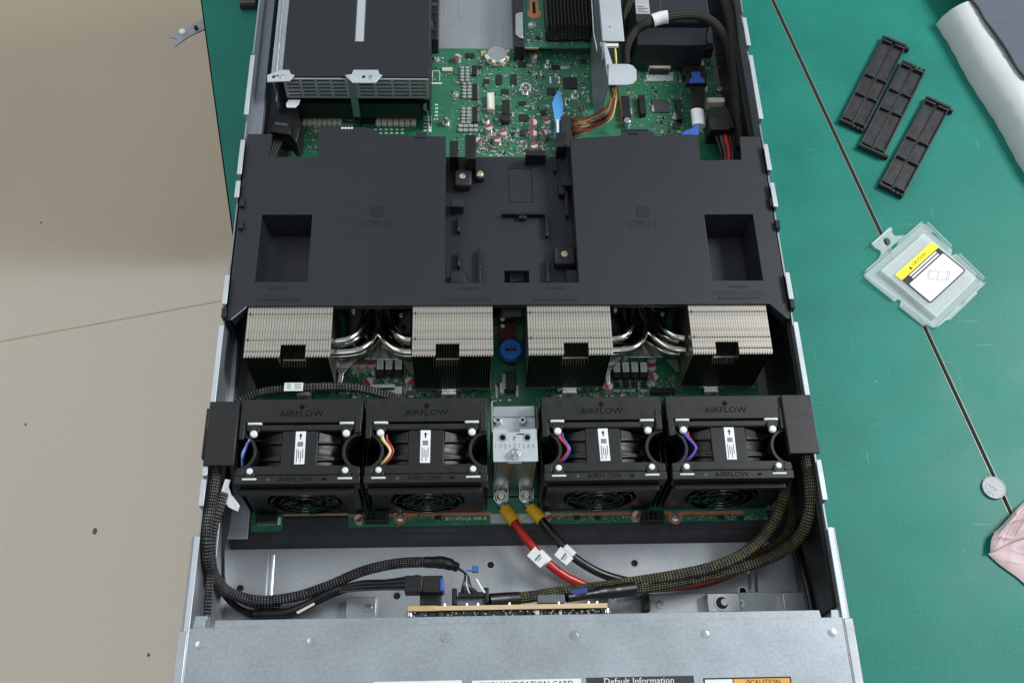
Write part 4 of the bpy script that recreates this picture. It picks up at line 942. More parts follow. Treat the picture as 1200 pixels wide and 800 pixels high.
hsk2 = copy_tree(hsk); hsk2.location = Vector((105.8, 20.3, ZB))*S
hsk2['label'] = 'right heatsink: two finned blocks joined by bright heat pipes, right of the blue knob'

# ================================================================== FAN MODULES
ZF1 = 84.; YB1 = -44.6; YF1 = -107.6
FX = 44.6
def yz(py): return A(600, py, ZF1).y
yA, yB_, yC, yD = yz(465), yz(492.5), yz(553), yz(563)
fm_ = thing('fan_module', 'x', 'cooling fan', (0, -76, 12), 'cooling fan modules in the row')
def FB_(m, name, mat_=BLACK2, bev=.6, **k): return m.build(name, mat_, fm_, bevel=bev, **k)
# rear bar with the sunk word, notched corner plates
m = MB().box(-FX+.4, FX-.4, yB_, yA, 14, ZF1); FB_(m, 'rear_bar', BLACK2, .8)
FB_(MB().box(FX-5.4, FX-.9, yz(505), yB_+8, 70, ZF1+.8), 'latch_rail'); FB_(MB().box(-FX+.8, -FX+5, yz(512), yB_+1, 70, ZF1+.6), 'latch_rail')
FB_(MB().box(-FX+.6, FX-.6, yD, yC, 70, ZF1-1), 'front_bar', bev=.5)
# side rails of the carrier with round wire openings
for s_ in (-1, 1):
    FB_(MB().box(s_*(FX-6.5), s_*(FX-1), yz(507), yB_, 72, ZF1-1.5), 'side_rail'); FB_(MB().box(s_*(FX-6.5), s_*(FX-1), yC, yz(543), 72, ZF1-1.5), 'side_rail')
    m = MB(); cy = yz(525); n = 14
    pr_ = []
    for k in range(n+1):
        a = math.radians(-78+156*k/n); pr_.append((math.cos(a), math.sin(a)))
    ro, ri = 14.4, 12.0
    outl = [(s_*(FX-1)-s_*c_*ro*.92, cy+s__*ro) for c_, s__ in pr_] + [(s_*(FX-1)-s_*c_*ri*.92, cy+s__*ri) for c_, s__ in reversed(pr_)]
    m.plate(outl, [], 70, ZF1-2); FB_(m, 'wire_ring', bev=.4)
    FB_(MB().box(s_*(FX-1), s_*(FX-.1), yD+1, yA-1, 14, 66), 'side_plate', BLACK)
# fan frame: square flanges front and rear, round waist with ribs
yf0, yf1 = yz(493.5), yz(553)
def flange(y0, y1, nm):
    FB_(MB().plate(rrect(-39.5, 39.5, 4, 82, 4), [circ(0, 42, 36.5, 40)], min(y0, y1), max(y0, y1), 'y'), nm, bev=.5)
flange(yf0-.6, yf0-5, 'fan_flange'); flange(yf1+.6, yf1+5, 'fan_flange')
FB_(MB().lathe((0, yf1+5.1, 42), [(37.2, 0), (39.5, 6), (38.6, 12), (37.8, (yf0-yf1)/2-5), (38.6, yf0-yf1-22), (39.5, yf0-yf1-16), (37.2, yf0-yf1-10.4)], 'y', 56), 'fan_barrel', bev=0)
FB_(MB().box(-13, 13, yf1+5.2, yf0-5.2, 74, 82.3), 'label_land', bev=.8)
for s_ in (-1, 1):
    for yc_, lo, hi, rise in ((yf0-12, 14, 33, 1), (yf1+14, 14, 33, 1), (yf0-24, 22, 33, .5)):
        for a0 in ((18, 52),):
            m = MB(); pts = []
            for k in range(9):
                a = math.radians(90-s_*(a0[0]+(a0[1]-a0[0])*k/8)); pts.append((41.2*math.cos(a), yc_+(k/8-.5)*4*rise, 42+40.6*math.sin(a)))
            m.tube(pts, 1.25, 6); FB_(m, 'barrel_rib', bev=0)
    m = MB(); m.hexa([(s_*13.2, yf0-6, 80.2), (s_*33, yf0-6, 64), (s_*33, yf0-9, 64), (s_*13.2, yf0-15, 80.2)], [(s_*13.2, yf0-6, 81.8), (s_*33, yf0-6, 70), (s_*33, yf0-9, 70), (s_*13.2, yf0-15, 81.8)]); FB_(m, 'gusset')
# white rubber mounts: wide pads on the bars and round pegs
for s_ in (-1, 1):
    FB_(MB().box(s_*33-5.2, s_*33+5.2, yB_-1.6, yB_+.3, ZF1-3, ZF1+.6), 'rubber_mount', RUBBER_W, .8)
    FB_(MB().cyl((s_*33, yB_-5.6, ZF1-3), 4.0, 3.7, 'z', 20), 'mount_collar', BLACK2, .5)
    FB_(MB().cyl((s_*33, yz(505.5), ZF1-2), 2.7, 3.4, 'z', 20), 'rubber_peg', RUBBER_W, 1.)
    FB_(MB().cyl((s_*33.5, yz(548.6), ZF1-2), 2.3, 3.0, 'z', 20), 'rubber_peg', RUBBER_W, .8)
    FB_(MB().cyl((s_*33.5, yz(552.2), ZF1-3), 3.9, 2.8, 'z', 20), 'mount_collar', BLACK2, .5)
    FB_(MB().box(s_*33.5-5.2, s_*33.5+5.2, yz(558.6), yz(556.2), ZF1-2, ZF1+.1), 'rubber_mount', RUBBER_W, .8)
FB_(MB().box(-39, 39, yC+1, yC+7.5, 74, ZF1-1.8), 'front_beam', bev=.6); FB_(MB().box(-39, 39, yB_-5.4, yB_-1, 74, ZF1-1.2), 'rear_beam', bev=.6)
# paper label with arrow and print
lb = FB_(MB().box(-3.6, 3.6, yz(540), yz(502), 82.35, 82.55), 'paper_label', WHITE, 0)
MB().plate([(-.5, yz(511)), (.5, yz(511)), (.5, yz(507.5)), (1.4, yz(507.5)), (0, yz(504)), (-1.4, yz(507.5)), (-.5, yz(507.5))], [], 82.55, 82.6).build('arrow_print', INK, lb)
MB().box(-2, 2, yz(519.5), yz(514), 82.55, 82.6).build('print_block', GREYINK, lb)
for k in range(4): MB().box(-2.4+k*1.4, -1.9+k*1.4, yz(538)+(k % 2)*3, yz(522)-(k % 3), 82.55, 82.6).build('print_line', INK, lb)
# moulded words with arrows
text('moulded_word', 'AIRFLOW', 6.6, (0, yz(482.5), ZF1+.06), MOULD, fm_, depth=.15, squash=1.1)
text('moulded_word', 'AIRFLOW', 5.2, (-1, yz(558), ZF1-.95), MOULD, fm_, depth=.15, squash=1.1)
MB().plate([(-2.3, yz(474.5)), (0, yz(478)), (2.3, yz(474.5)), (0, yz(471))], [], ZF1, ZF1+.15).build('arrow_mark', MOULD, fm_)
MB().plate([(17, yz(558)), (19, yz(560)), (21, yz(558)), (19, yz(556))], [], ZF1-1, ZF1-.85).build('arrow_mark', MOULD, fm_)
for x in (-20, 29): MB().cyl((x, yz(558), ZF1-1), 1.2, .2, 'z', 10).build('arrow_mark', CERAM, fm_)
# lower front: inlet ring guard with impeller behind
FB_(MB().box(-FX+3, FX-5, yD-4.4, yD-.4, 70, 74.6), 'guard_bar', bev=.6)
gy = yD+1.0
gd_ = MB().plate(rrect(-FX+3.5, FX-3.5, 12.6, 69.6, 3), [circ(0, 41, 27.2, 40)], gy-.6, gy+1.4, 'y'); FB_(gd_, 'guard_plate', BLACK, .3)
for r in (24.5, 18, 11.5):
    ring = [(r*math.cos(a), gy-1.6, 41+r*math.sin(a)) for a in [2*math.pi*k/40 for k in range(41)]]
    FB_(MB().tube(ring, .75, 8), 'guard_ring', GLOSSB, 0)
for k in range(5):
    a = math.radians(20+72*k); FB_(MB().tube([(6*math.cos(a), gy-.8, 41+6*math.sin(a)), (17*math.cos(a+.25), gy-1.6, 41+17*math.sin(a+.25)), (27.4*math.cos(a+.35), gy-.6, 41+27.4*math.sin(a+.35))], .9, 6), 'guard_spoke', GLOSSB, 0)
FB_(MB().lathe((0, gy+1.5, 41), [(27.6, 0), (32, 3.5), (36.8, yf1-gy-2)], 'y', 40), 'inner_throat', BLACK, 0)
FB_(MB().box(-39, 39, yf0-9, yf0-7, 6, 72), 'rear_vane', BLACK, 0)
FB_(MB().cyl((0, gy+11.5, 41), 33.5, 1, 'y', 36), 'dark_back_disc', BLACK, 0)  # black disc added so the inside of the fan stays dark
imp = FB_(MB().cyl((0, gy+2, 41), 12, 9, 'y', 28), 'impeller', GLOSSB, 1.)
for k in range(7):
    a = 2*math.pi*k/7; m = MB(); b = []
    for r, tw in ((11.5, .7), (18, .55), (25.5, .4)):
        for sgn in (-1, 1):
            aa = a+sgn*.26; b.append((r*math.cos(aa), gy+6+sgn*tw*5, 41+r*math.sin(aa)))
    v0 = len(m.v); m.v += b + [(x, y+.8, z_) for x, y, z_ in b]
    for q in ((0, 1, 3, 2), (2, 3, 5, 4), (6, 8, 9, 7), (8, 10, 11, 9), (0, 2, 8, 6), (2, 4, 10, 8), (1, 7, 9, 3), (3, 9, 11, 5), (4, 5, 11, 10), (0, 6, 7, 1)): m._f([v0+i for i in q])
    m.build('blade', GLOSSB, imp)
# place all four
cents = [(-199.2-109.9)/2, (-109.9-18.4)/2+.2, (18.3+110.3)/2, (110.3+202.4)/2]
labs = ['leftmost black cooling fan module, with blue wires in its left ring', 'black cooling fan module left of the silver bracket, with white, yellow and red wires',
        'black cooling fan module right of the silver bracket, with red and blue wires', 'rightmost black cooling fan module, with purple and red wires and thick cables beside it']
fans = [fm_] + [copy_tree(fm_) for _ in range(3)]
wires = [[((186, 188, 196), -40, 0), ((40, 80, 170), -40.5, 3), ((30, 60, 150), -39, -3)], [((226, 220, 200), -31.5, 0), ((214, 178, 60), -33, 1), ((176, 40, 40), -28.5, -1)], [((176, 40, 40), -31.5, 0), ((190, 60, 60), -33, 1.2), ((60, 80, 200), -29.5, -1)], [((110, 70, 170), -31, .6), ((176, 40, 40), -29.5, -1), ((60, 80, 200), -32.5, 1.6)]]
for i, (o, x) in enumerate(zip(fans, cents)):
    o.location = Vector((x, -76, 12))*S; o['label'] = labs[i]; o['_o'] = (0, -76, 12)
    for ch in bpy.data.objects:
        if ch.parent == o and ch.name.startswith('paper_label'): ch.rotation_euler = (0, 0, (.012, -.01, .022, -.018)[i]); ch.location.x += (.0004, -.0006, .0002, .0009)[i]
    for j, (col, wx, off) in enumerate(wires[i]):
        wm = M('wire_%d_%d_%d' % col, col, .4)
        p = [(wx, yz(507), 82), (wx+1+off*.5, yz(513), 82.5), (wx+5.5+off, yz(523), 82), (wx+5.2+off, yz(529), 81), (wx+1+off*.5, yz(536), 78), (wx-7, yz(541), 72)] if i else [(wx+4, yz(510), 82), (wx+1+off*.4, yz(518), 80), (wx-1+off*.5, yz(527), 79), (wx-1.5, yz(535), 74), (wx-2, yz(541), 68)]
        MB().tube(spline(p, 5), .75, 8).build('fan_wire', wm, o)

# ================================================================== FAN BOARD in front of the fans
fb = thing('fan_board', 'long green board strip with orange copper edge lying in front of the fans', 'circuit board', (0, -112, 12))
zf = 12.
yb0 = A(600, 601.5, zf).y; yb1 = A(600, 611.5, zf).y; 
def bx(px, py=608): return A(px, py, zf).x
MB().box(bx(296), bx(925), -108, -99, zf-1.6, zf).build('board', PCB, fb) if False else None
out = [(bx(294), -98), (bx(294), yb1-3), (bx(296), yb1-4.5), (bx(330), yb1-4.5), (bx(332), yb1-3), (bx(332), yb0+.5), (bx(408), yb0+.5), (bx(408), yb1-1), (bx(411), yb1-2.2), (bx(900), yb1-1), (bx(900), -98)]
MB().plate(out, [], zf-1.6, zf).build('board', PCB, fb, bevel=.15)
MB().box(bx(332.5), bx(407), yb0+.6, yb0+1.8, zf, zf+.4).build('gold_edge', GOLD, fb)
def band(xa, xb, y0, y1): 
    MB().box(bx(xa), bx(xb), A((xa+xb)/2, y1+1.4, zf).y, A((xa+xb)/2, y0+.6, zf).y, zf, zf+.2).build('copper_band', COPPER, fb)
band(408, 462, 602, 603.6); band(475, 576, 600, 603); band(636, 788, 599.5, 602); band(797, 872, 598, 601)
for px in (469, 791):
    c = A(px, 606.5, zf+.2); MB().plate([(c.x-5, c.y+4)]+[(c.x+5.2*math.cos(t), c.y+5.2*math.sin(t)) for t in [math.radians(q) for q in range(180, 361, 20)]]+[(c.x+5, c.y+4)], [], zf+.2, zf+.5).build('copper_pad', COPPER, fb)
    MB().lathe((c.x, c.y, zf+.5), [(3, 0), (3, .8), (1.3, 1.2), (1.2, .6), (.01, .6)], 'z', 18).build('screw', STEEL, fb)
    if px == 469: MB().cyl((c.x+.3, c.y+6, zf), 3.4, 9, 'z', 18, 2.6).build('grommet', GLOSSB, fb, bevel=1)
def fbox(name, px, py, wx, wy, h, m, z=zf, **k): c = A(px, py, z+h); return MB().box(c.x-wx/2, c.x+wx/2, c.y-wy/2, c.y+wy/2, z, z+h).build(name, m, fb, bevel=k.get('bev', .3))
for px in (441, 766):
    o = fbox('power_socket', px, 604, 17, 8, 9, SLOTK, bev=.5)
    for i in range(4):
        for j in range(2):
            c = A(px, 604, zf+9); MB().box(c.x-7.2+i*3.7, c.x-4.4+i*3.7, c.y-3.3+j*3.5, c.y-.5+j*3.5, zf+9, zf+9.15).build('socket_cell', GLOSSB, o)
cap(420, 607, .95, 2.2, fb, zf); cap(642, 604, .9, 2.0, fb, zf); cap(746, 603, 1, 2.6, fb, zf)
o = fbox('pin_header', 312, 607, 16, 5, 5, SLOTK); fbox('surface_component', 331-4, 610, 2.5, 6, 1, WHITE)
for k in range(7): c = A(303+k*3.1, 614, zf+.5); MB().box(c.x-.6, c.x+.6, c.y-.6, c.y+.6, zf, zf+.5).build('solder_pad', TIN, fb)
fx = MB()
for (x0, x1) in ((480, 520), (590, 640), (655, 735), (805, 900)):
    for _ in range(int((x1-x0)*.55)):
        p = A(random.uniform(x0, x1), random.uniform(603.5, 609), zf); fx.box(p.x-.9, p.x+.9, p.y-.5, p.y+.5, zf, zf+.7)
fx.build('small_components', TIN, fb, kind='stuff')
for px in (513, 676, 700, 845, 868): fbox('chip', px, 606, 5, 3.6, 1, CHIP)
c = A(546, 607.5, zf); text('board_print', 'BC13FDCA VER B', 3.3, (c.x, c.y, zf+.08), WHITE, fb, squash=1.25)
fbox('white_strip', 600, 607, 33, 7.4, .25, M('grey_white_strip', (178, 190, 186), .4), bev=0)
# black bar under the front edge of the board
bb = thing('foam_bar', 'black bar running across the floor in front of the green fan board', 'spacer bar', (0, -124, 1.5))
xa, xb = A(266, 630, 8).x, A(940, 625, 8).x
ya, ym, yn = -110, A(600, 625.5, 8.6).y, A(600, 639.5, 1.6).y
MB().hexa([(xa, yn, 1.55), (xb, yn, 1.55), (xb, ya, 1.55), (xa, ya, 1.55)], [(xa, ym+.2, 6.6), (xb, ym+.2, 6.6), (xb, ya, 8.6), (xa, ya, 8.6)]).build('bar_body', FOAM, bb, bevel=.6)
MB().box(xa+8, xb-8, ym+2, -112, 8.61, 9.6).build('bar_top_lit', M('bar_top_lit', (50, 54, 60), .55, bump=.3, bs=1600), bb, bevel=.3)  # top face in a lighter tone, the light on it put into the colour
xl0, xl1 = A(266, 610, 16).x, A(292, 610, 16).x
MB().box(xl0, xl1, A(280, 631, 16).y, -60, 14.6, 16).box(xl0, xl0+1, A(280, 631, 16).y, -60, 1.5, 14.5).build('corner_bracket', PZ, chs, bevel=.4)

# ================================================================== CENTRE BRACKET
cb = thing('centre_bracket', 'bright steel bracket box between the fans with stamped digits and a screw', 'bracket', (0, -80, 12))
zc = 80.
a = A(577.5, 502, zc); b = A(629, 502, zc); yt = A(603, 502.5, zc).y; yb2 = A(603, 540.5, zc).y
hs_ = [circ(A(x, y, zc).x, A(x, y, zc).y, 2.1, 18) for x, y in ((589, 512.5), (618, 512.5))]
c = A(602, 503, zc)
MB().plate([(a.x, yb2), (b.x, yb2), (b.x, yt), (c.x+4.5, yt), (c.x+4.5, yt-2.4), (c.x-4.5, yt-2.4), (c.x-4.5, yt), (a.x, yt)], hs_, zc-1.2, zc).build('top_plate', PZ, cb, bevel=.4)
for x, y in ((589, 512.5), (618, 512.5)):
    c = A(x, y, zc); MB().lathe((c.x, c.y, zc-2.5), [(2.2, 0), (2.2, 2.45), (3.2, 2.45), (3.3, 2.8), (2.2, 3.0), (1.9, 0)], 'z', 20).build('punched_rim', STEEL, cb); MB().cyl((c.x, c.y, zc-3.4), 2.6, .6, 'z', 14).build('hole_back', HOLE, cb)
c = A(603, 522.5, zc); text('stamped_digits', '1 0 2 1 5 1 2 8 4', 4.6, (c.x, c.y, zc+.05), GREYINK, cb, depth=.1, squash=.95)
c = A(602.5, 513, zc); MB().plate([(c.x-1, c.y-2), (c.x, c.y-2), (c.x+1.5, c.y+1), (c.x+.6, c.y+2.2), (c.x-.8, c.y+1)], [], zc, zc+.1).build('stamped_arrow', GREYINK, cb)
c = A(603.3, 530.5, zc+3); MB().cyl((c.x, c.y, zc), 4.2, 1.4, 'z', 24).build('washer', STEEL, cb, bevel=.4); MB().lathe((c.x, c.y, zc+1.4), [(3, 0), (3, 3.4), (2.4, 4), (1.4, 4), (1.2, 2.6), (.01, 2.6)], 'z', 20).build('hex_screw', STEEL, cb, bevel=.1)
# body narrowing down to the board, with a rounded sheen
DZ = galv('dull_zinc', (132, 138, 134), .3, .85)
MB().box(a.x+2.2, b.x-2.6, yb2+.8, yb2+2, 12.5, zc-1.4).build('front_sheet', DZ, cb, bevel=.4)
MB().box(a.x+1, a.x+2, yb2+.8, yt, 12.5, zc-1.4).build('side_sheet', ZINC_D, cb, bevel=.2)
MB().box(b.x-2.4, b.x-1.2, yb2+.8, yt, 12.5, zc-1.4).build('side_sheet', ZINC_D, cb, bevel=.2)
MB().box(c.x-5, c.x+5, yb2-.6, yb2+.2, zc-3, zc-1.3).build('bent_tab', PZ, cb, bevel=.2)
# lower rear shelf behind the plate
zs = 62
a1, b1, c1_, d1_ = rect(578, 476, 627, 500, zs)
MB().box(a1, b1, c1_-8, d1_, zs-1.2, zs).build('rear_shelf', PZ, cb, bevel=.4)
MB().box(a1, b1, d1_-9, d1_-.2, zs+.05, zs+1.2).build('rear_shelf', ZINC, cb, bevel=.5)
for px in (583.5, 612.5): c = A(px, 492, zs+4); MB().cyl((c.x, c.y, zs), 3.6, 4.5, 'z', 18, 3).build('shelf_screw', STEEL, cb, bevel=.4); MB().cyl((c.x, c.y, zs+4.51), 1.2, .1, 'z', 10).build('screw_socket', HOLE, cb)
MB().box(b1+.5, b1+1.6, c1_-8, d1_, 14, 78).build('rear_side', BLACK, cb); MB().box(a1-1.6, a1-.5, c1_-8, d1_, 14, 72).build('rear_side', ZINC, cb)
# ================================================================== BACKPLANE BOARD and its connectors
bp = thing('backplane_board', 'upright circuit board with a tan top edge and dense dark parts behind the bay cover', 'circuit board', (-5, -198, 40))
zb = 70.
a = A(481, 716, zb); b = A(712, 711.5, zb)
yb3 = A(597, 710.8, zb).y
MB().box(a.x, b.x, yb3-1.6, yb3+1.6, 30, zb).build('board', M('tan_board_edge', (206, 182, 140), .5, bump=.3, bs=600), bp, bevel=.2)
MB().box(a.x-2, a.x+18, yb3-1.9, yb3+1.9, 60, zb+.3).build('edge_tab', GOLD, bp, bevel=.3)
for px in (480, 712): c = A(px, 719, zb); MB().cyl((c.x, yb3-5, zb-4), 2.4, 4, 'y', 14).build('edge_screw', STEEL, bp, bevel=.4)
for k in range(24):
    x = a.x+4+(b.x-a.x-8)*k/23+random.uniform(-1, 1); w = random.choice((2, 3, 4.6, 5.4)); m = random.choice((CHIP, CHIP, SLOTK, CERAM, IVORY if k % 3 == 0 else CHIP))
    MB().box(x-w/2, x+w/2, yb3-4.8-random.random()*1.6, yb3-1.61, zb-8, zb-1.4-random.random()*1.5).build('board_part', m, bp, bevel=.2)
t = MB()
for _ in range(150):
    x = random.uniform(a.x+2, b.x-2); y = yb3-1.6-random.random()*4.6; z = zb-1-random.random()*3; t.box(x-.5, x+.5, y-.4, y+.4, z-1, z)
t.build('small_components', TIN, bp, kind='stuff')
MB().box(a.x+1, b.x-1, yb3-2, yb3-1.61, 34, zb-1).build('board_face', CHIP, bp)
for px in (547, 560, 597, 655, 690, 521, 700): c = A(px, 711.5, zb); MB().cyl((c.x, yb3+1.4, zb-1), .9, 1.6, 'y', 8).build('solder_point', TIN, bp)
def cbox(nm, x0, y0, x1, y1, z, h, m, par, bev=.5, **k): q = rect(x0, y0, x1, y1, z); return MB().box(*q, z-h, z).build(nm, m, par, bevel=bev, **k)
# wide flat socket with ejector ears and the header below the blue one
o = cbox('grey_socket', 535, 698, 568, 708.5, 68, 12, M('smoked_socket', (92, 98, 106), .35), bp)
cbox('ejector_ear', 529.5, 688.5, 535.5, 708, 70, 10, BLACK, bp, .8); cbox('ejector_ear', 567, 687.5, 573, 706, 70, 10, BLACK, bp, .8)
o = cbox('grey_socket', 630, 696, 662, 706, 68, 10, M('smoked_socket', (92, 98, 106), .35), bp)
o = cbox('pin_socket', 492, 695.5, 517.5, 709, 66, 12, SLOTK, bp)
for i in range(4):
    for j in range(3):
        q = rect(497+i*4.2, 699+j*3.6, 499.4+i*4.2, 701+j*3.6, 66.1); MB().box(*q, 66, 66.12).build('socket_cell', GLOSSB, o)
# plugs on top
pl = thing('cable_plug', 'square black two-piece cable plug with a blue end, behind the bay cover', 'plug', (-50, -180, 60))
cbox('plug_body', 474, 673.5, 495, 693, 74, 12, BLACK, pl, .6); cbox('plug_body', 495.3, 673.8, 519, 693.3, 74, 12, BLACK, pl, .6); cbox('blue_end', 515.5, 677, 520.5, 692, 75, 13, M('latch_blue', (52, 86, 168), .45), pl, .8)
for k in range(5): q = rect(500, 677.5+k*2.6, 508, 678.4+k*2.6, 74.1); MB().box(*q, 74, 74.3).build('grip_rib', CHIP, pl)
q = rect(486, 673, 491, 674.5, 74.5); MB().box(*q, 74, 75).build('grip_rib', CHIP, pl)

# ================================================================== CABLES
def cable(name, label, pts, r, m, sub=8, n=12, flat=1., group=None, parent=None, cat='cable'):
    path = pathA(pts, sub)
    if parent is not None: return MB().tube(path, r, n, flat).build(name, m, parent)
    o = thing(name, label, cat, tuple(path[0]), group); MB().tube(path, r, n, flat).build('sleeve', m, o); return o
# thick black braided cable swinging across the front left
c1 = cable('braided_cable', 'thickest black braided cable, looping from the left fans over the front floor',
    [(252, 540, 72), (250, 575, 76), (243, 605, 78), (238, 635, 76), (243, 665, 62), (262, 690, 34), (300, 703, 18), (345, 699, 14), (385, 686, 18), (425, 669, 28), (465, 660, 40), (503, 658, 52)], 3.8, BRAID_K, 8, 14)
MB().tube(pathA([(500, 658.5, 52), (520, 659, 58), (535, 664, 64)], 6), [4.1]*4+[4.5]*3+[4.3]*3+[3.4]*3, 14).build('heatshrink', CABLE_K, c1)
for k in range(9):
    m = [CABLE_K, CABLE_K, CABLE_G, CABLE_K, WHITE, CABLE_K, CABLE_K, CABLE_G, CABLE_K][k]
    MB().tube(pathA([(533+k*.4, 663+k*.3, 64), (545+k*.3, 672+k*.2, 70), (547+(k-4)*1.1, 685, 74), (540+k*2.9, 698, 70)], 5), .8, 8).build('loose_wire', m, c1)
MB().tube(pathA([(546, 668, 73), (554, 668, 74), (558, 664, 75), (561, 663, 75)], 4), .7, 6).build('loose_wire', BLUE, c1)
c = A(557, 666, 74); MB().box(c.x-2.2, c.x+2.4, c.y-2.5, c.y+2, 72, 75).build('blue_tag', M('tape_blue', (60, 92, 140), .5), c1, bevel=.4)
cbox('plug_body', 537, 693, 567, 699, 72, 8, BLACK, c1, .5)
MB().tube(pathA([(558, 678, 74), (565, 690, 72), (568, 694, 71)], 4), .8, 8).build('loose_wire', WHITE, c1)
# white sleeve tag at the top of a braided cable
c2 = cable('braided_cable', 'black braided cable with a torn white paper tag beside the leftmost fan', [(262, 578, 76), (256, 598, 76), (249, 620, 72), (245, 645, 64), (251, 672, 48), (268, 693, 20), (300, 707, 12), (330, 708.5, 9)], 3.6, BRAID_K, 8, 12)
p = [(257, 582, 76), (264, 561, 78), (270, 562, 78), (268, 570, 78), (271, 579, 78), (281, 592, 74), (279, 599, 72), (268, 594, 74), (262, 586, 76)]
MB().hexa([A(x, y, z-.5) for x, y, z in p], [A(x, y, z) for x, y, z in p]).build('paper_tag', WHITE, c2)
# ribbon of parallel black wires down the left wall
rib = thing('ribbon_cable', 'flat bundle of parallel black wires running down the left wall and across the front floor', 'cable', (-200, -100, 30))
for k in range(7):
    d = k*2.6
    MB().tube(pathA([(264+d*.9, 372+d*.2, 46), (259+d*.8, 410, 44), (254+d*.8, 455, 40), (250+d, 500, 38), (252+d, 545, 40), (255+d, 580, 40), (252+d*.95, 615, 34), (247+d*.7, 645, 28), (250+d*.55, 672, 20), (263+d*.35, 699+d*.05, 14), (295, 722-d*.35, 11), (335, 721-d*.45, 11), (362, 711-d*.45, 14), (392, 697-d*.5, 22), (415, 689-d*.2, 30)], 6), 1.35, 8).build('wire', CABLE_K, rib)
for k in range(9):
    MB().tube(pathA([(398+k*.4, 693-k*.9, 28), (425, 688-k*1.3+3, 38), (452, 687-k*1.3+3, 54), (476, 690-k*1.7, 68)], 5), .85, 7).build('wire', CABLE_K if k % 3 else CABLE_G, rib)
MB().hexa([A(347, 716.5, 15), A(368, 705.5, 17), A(369, 708, 17), A(349, 719, 15)], [A(347, 716.5, 15.5), A(368, 705.5, 17.5), A(369, 708, 17.5), A(349, 719, 15.5)]).build('white_band', WHITE, rib)
MB().tube(pathA([(296, 719, 12), (335, 717.5, 12), (364, 706, 15), (392, 692, 23), (410, 688, 27)], 6), 3.2, 12, .55).build('heatshrink', CABLE_K, rib)
# dark braid hanging against the left wall
cable('braided_cable', 'dark braided cable standing upright against the left wall near the bay cover', [(246, 600, 66), (236, 640, 62), (231, 675, 58), (229, 705, 56), (228, 722, 54)], 2.8, BRAID_K)
# cable behind the fans with a white printed tag
c3 = cable('braided_cable', 'black braided cable behind the two left fans with a white printed tag on it', [(272, 480, 50), (285, 468, 52), (310, 459, 54), (345, 455, 56), (385, 453, 54), (420, 455, 52), (446, 461, 48), (470, 468, 40)], 3.4, BRAID_K)
a, b, c, d = rect(333, 448, 355, 457.5, 62); MB().box(a, b, c, d, 61, 61.6).build('paper_tag', WHITE, c3)
for x0, x1 in ((336, 341), (345, 353)):
    for k in range(3): q = rect(x0, 449.5+k*2.4, x1, 450.6+k*2.4, 61.7); MB().box(*q, 61.6, 61.65).build('print_line', GREYINK, c3)
tg = thing('cable_tag', 'torn white tag with a plug lying on the board between the left heatsink blocks', 'tag', (-100, -35, 12))
for q in ((434, 450, 463, 454), (437, 454, 462, 458), (459, 452, 471, 461)): MB().box(*rect(*q, 22), 20, 21+random.random()).build('paper_tag', WHITE, tg, bevel=.2)
MB().tube(pathA([(440, 455.5, 23), (450, 455.5, 23), (462, 455, 23)], 4), .9, 6).build('print_stroke', INK, tg)
# red and black battery-style leads bolted to the board in front of the bracket
def lead(name, label, lug, sleeve, pts, col):
    o = thing(name, label, 'power cable', tuple(A(*lug, 14)))
    c = A(*lug, 15); e = A(sleeve[0][0], sleeve[0][1], 18); e2 = A(sleeve[1][0], sleeve[1][1], 20)
    dirv = (e-c); dirv.z = 0; dirv.normalize(); nv = Vector((-dirv.y, dirv.x, 0))
    MB().lathe((c.x, c.y, 13), [(2.8, 0), (6, 0), (6, 1.6), (2.8, 1.6)], 'z', 24).hexa([c+nv*4.6+dirv*4.6-Vector((0, 0, 2)), c-nv*4.6+dirv*4.6-Vector((0, 0, 2)), e-nv*3+Vector((0, 0, -3)), e+nv*3+Vector((0, 0, -3))], [c+nv*4.6+dirv*4.6-Vector((0, 0, .4)), c-nv*4.6+dirv*4.6-Vector((0, 0, .4)), e-nv*3+Vector((0, 0, 1)), e+nv*3+Vector((0, 0, 1))]).build('ring_lug', STEEL, o, bevel=.3)
    MB().cyl((c.x, c.y, 12), 5, 5, 'z', 6).cyl((c.x, c.y, 17), 3.4, 2, 'z', 18, 2.8).build('lug_bolt', STEEL, o, bevel=.4)
    MB().box(c.x-5.6, c.x-5, c.y-1, c.y+5, 12.2, 18).box(c.x+5, c.x+5.6, c.y-1, c.y+5, 12.2, 18).build('lug_fence', STEEL, o)
    MB().tube([e, e.lerp(e2, .45), e.lerp(e2, .55), e2], [4.6, 4.8, 4.8, 4.9], 14, .85).build('yellow_sleeve', YEL, o)
    MB().tube([e.lerp(e2, .47), e.lerp(e2, .53)], [5.0, 5.0], 14, .87).build('sleeve_ridge', YEL, o)
    MB().tube(pathA(pts, 8), 3.3, 14).build('insulation', col, o)
    return o
ld1 = lead('red_cable', 'red power cable with yellow sleeve and white tag leading from the silver bracket', (587, 582), ((591, 595), (603, 611)), [(601, 608, 20), (612, 625, 22), (628, 645, 22), (645, 662, 20), (663, 675, 16), (682, 684, 12), (700, 692, 10), (720, 697, 8)], RED)
ld2 = lead('black_cable', 'black power cable with yellow sleeve and white tag beside the red one', (617, 581), ((621, 594), (635, 609)), [(633, 607, 20), (645, 622, 22), (662, 643, 22), (680, 658, 20), (703, 671, 16), (728, 679, 12), (755, 684, 10)], CABLE_K)
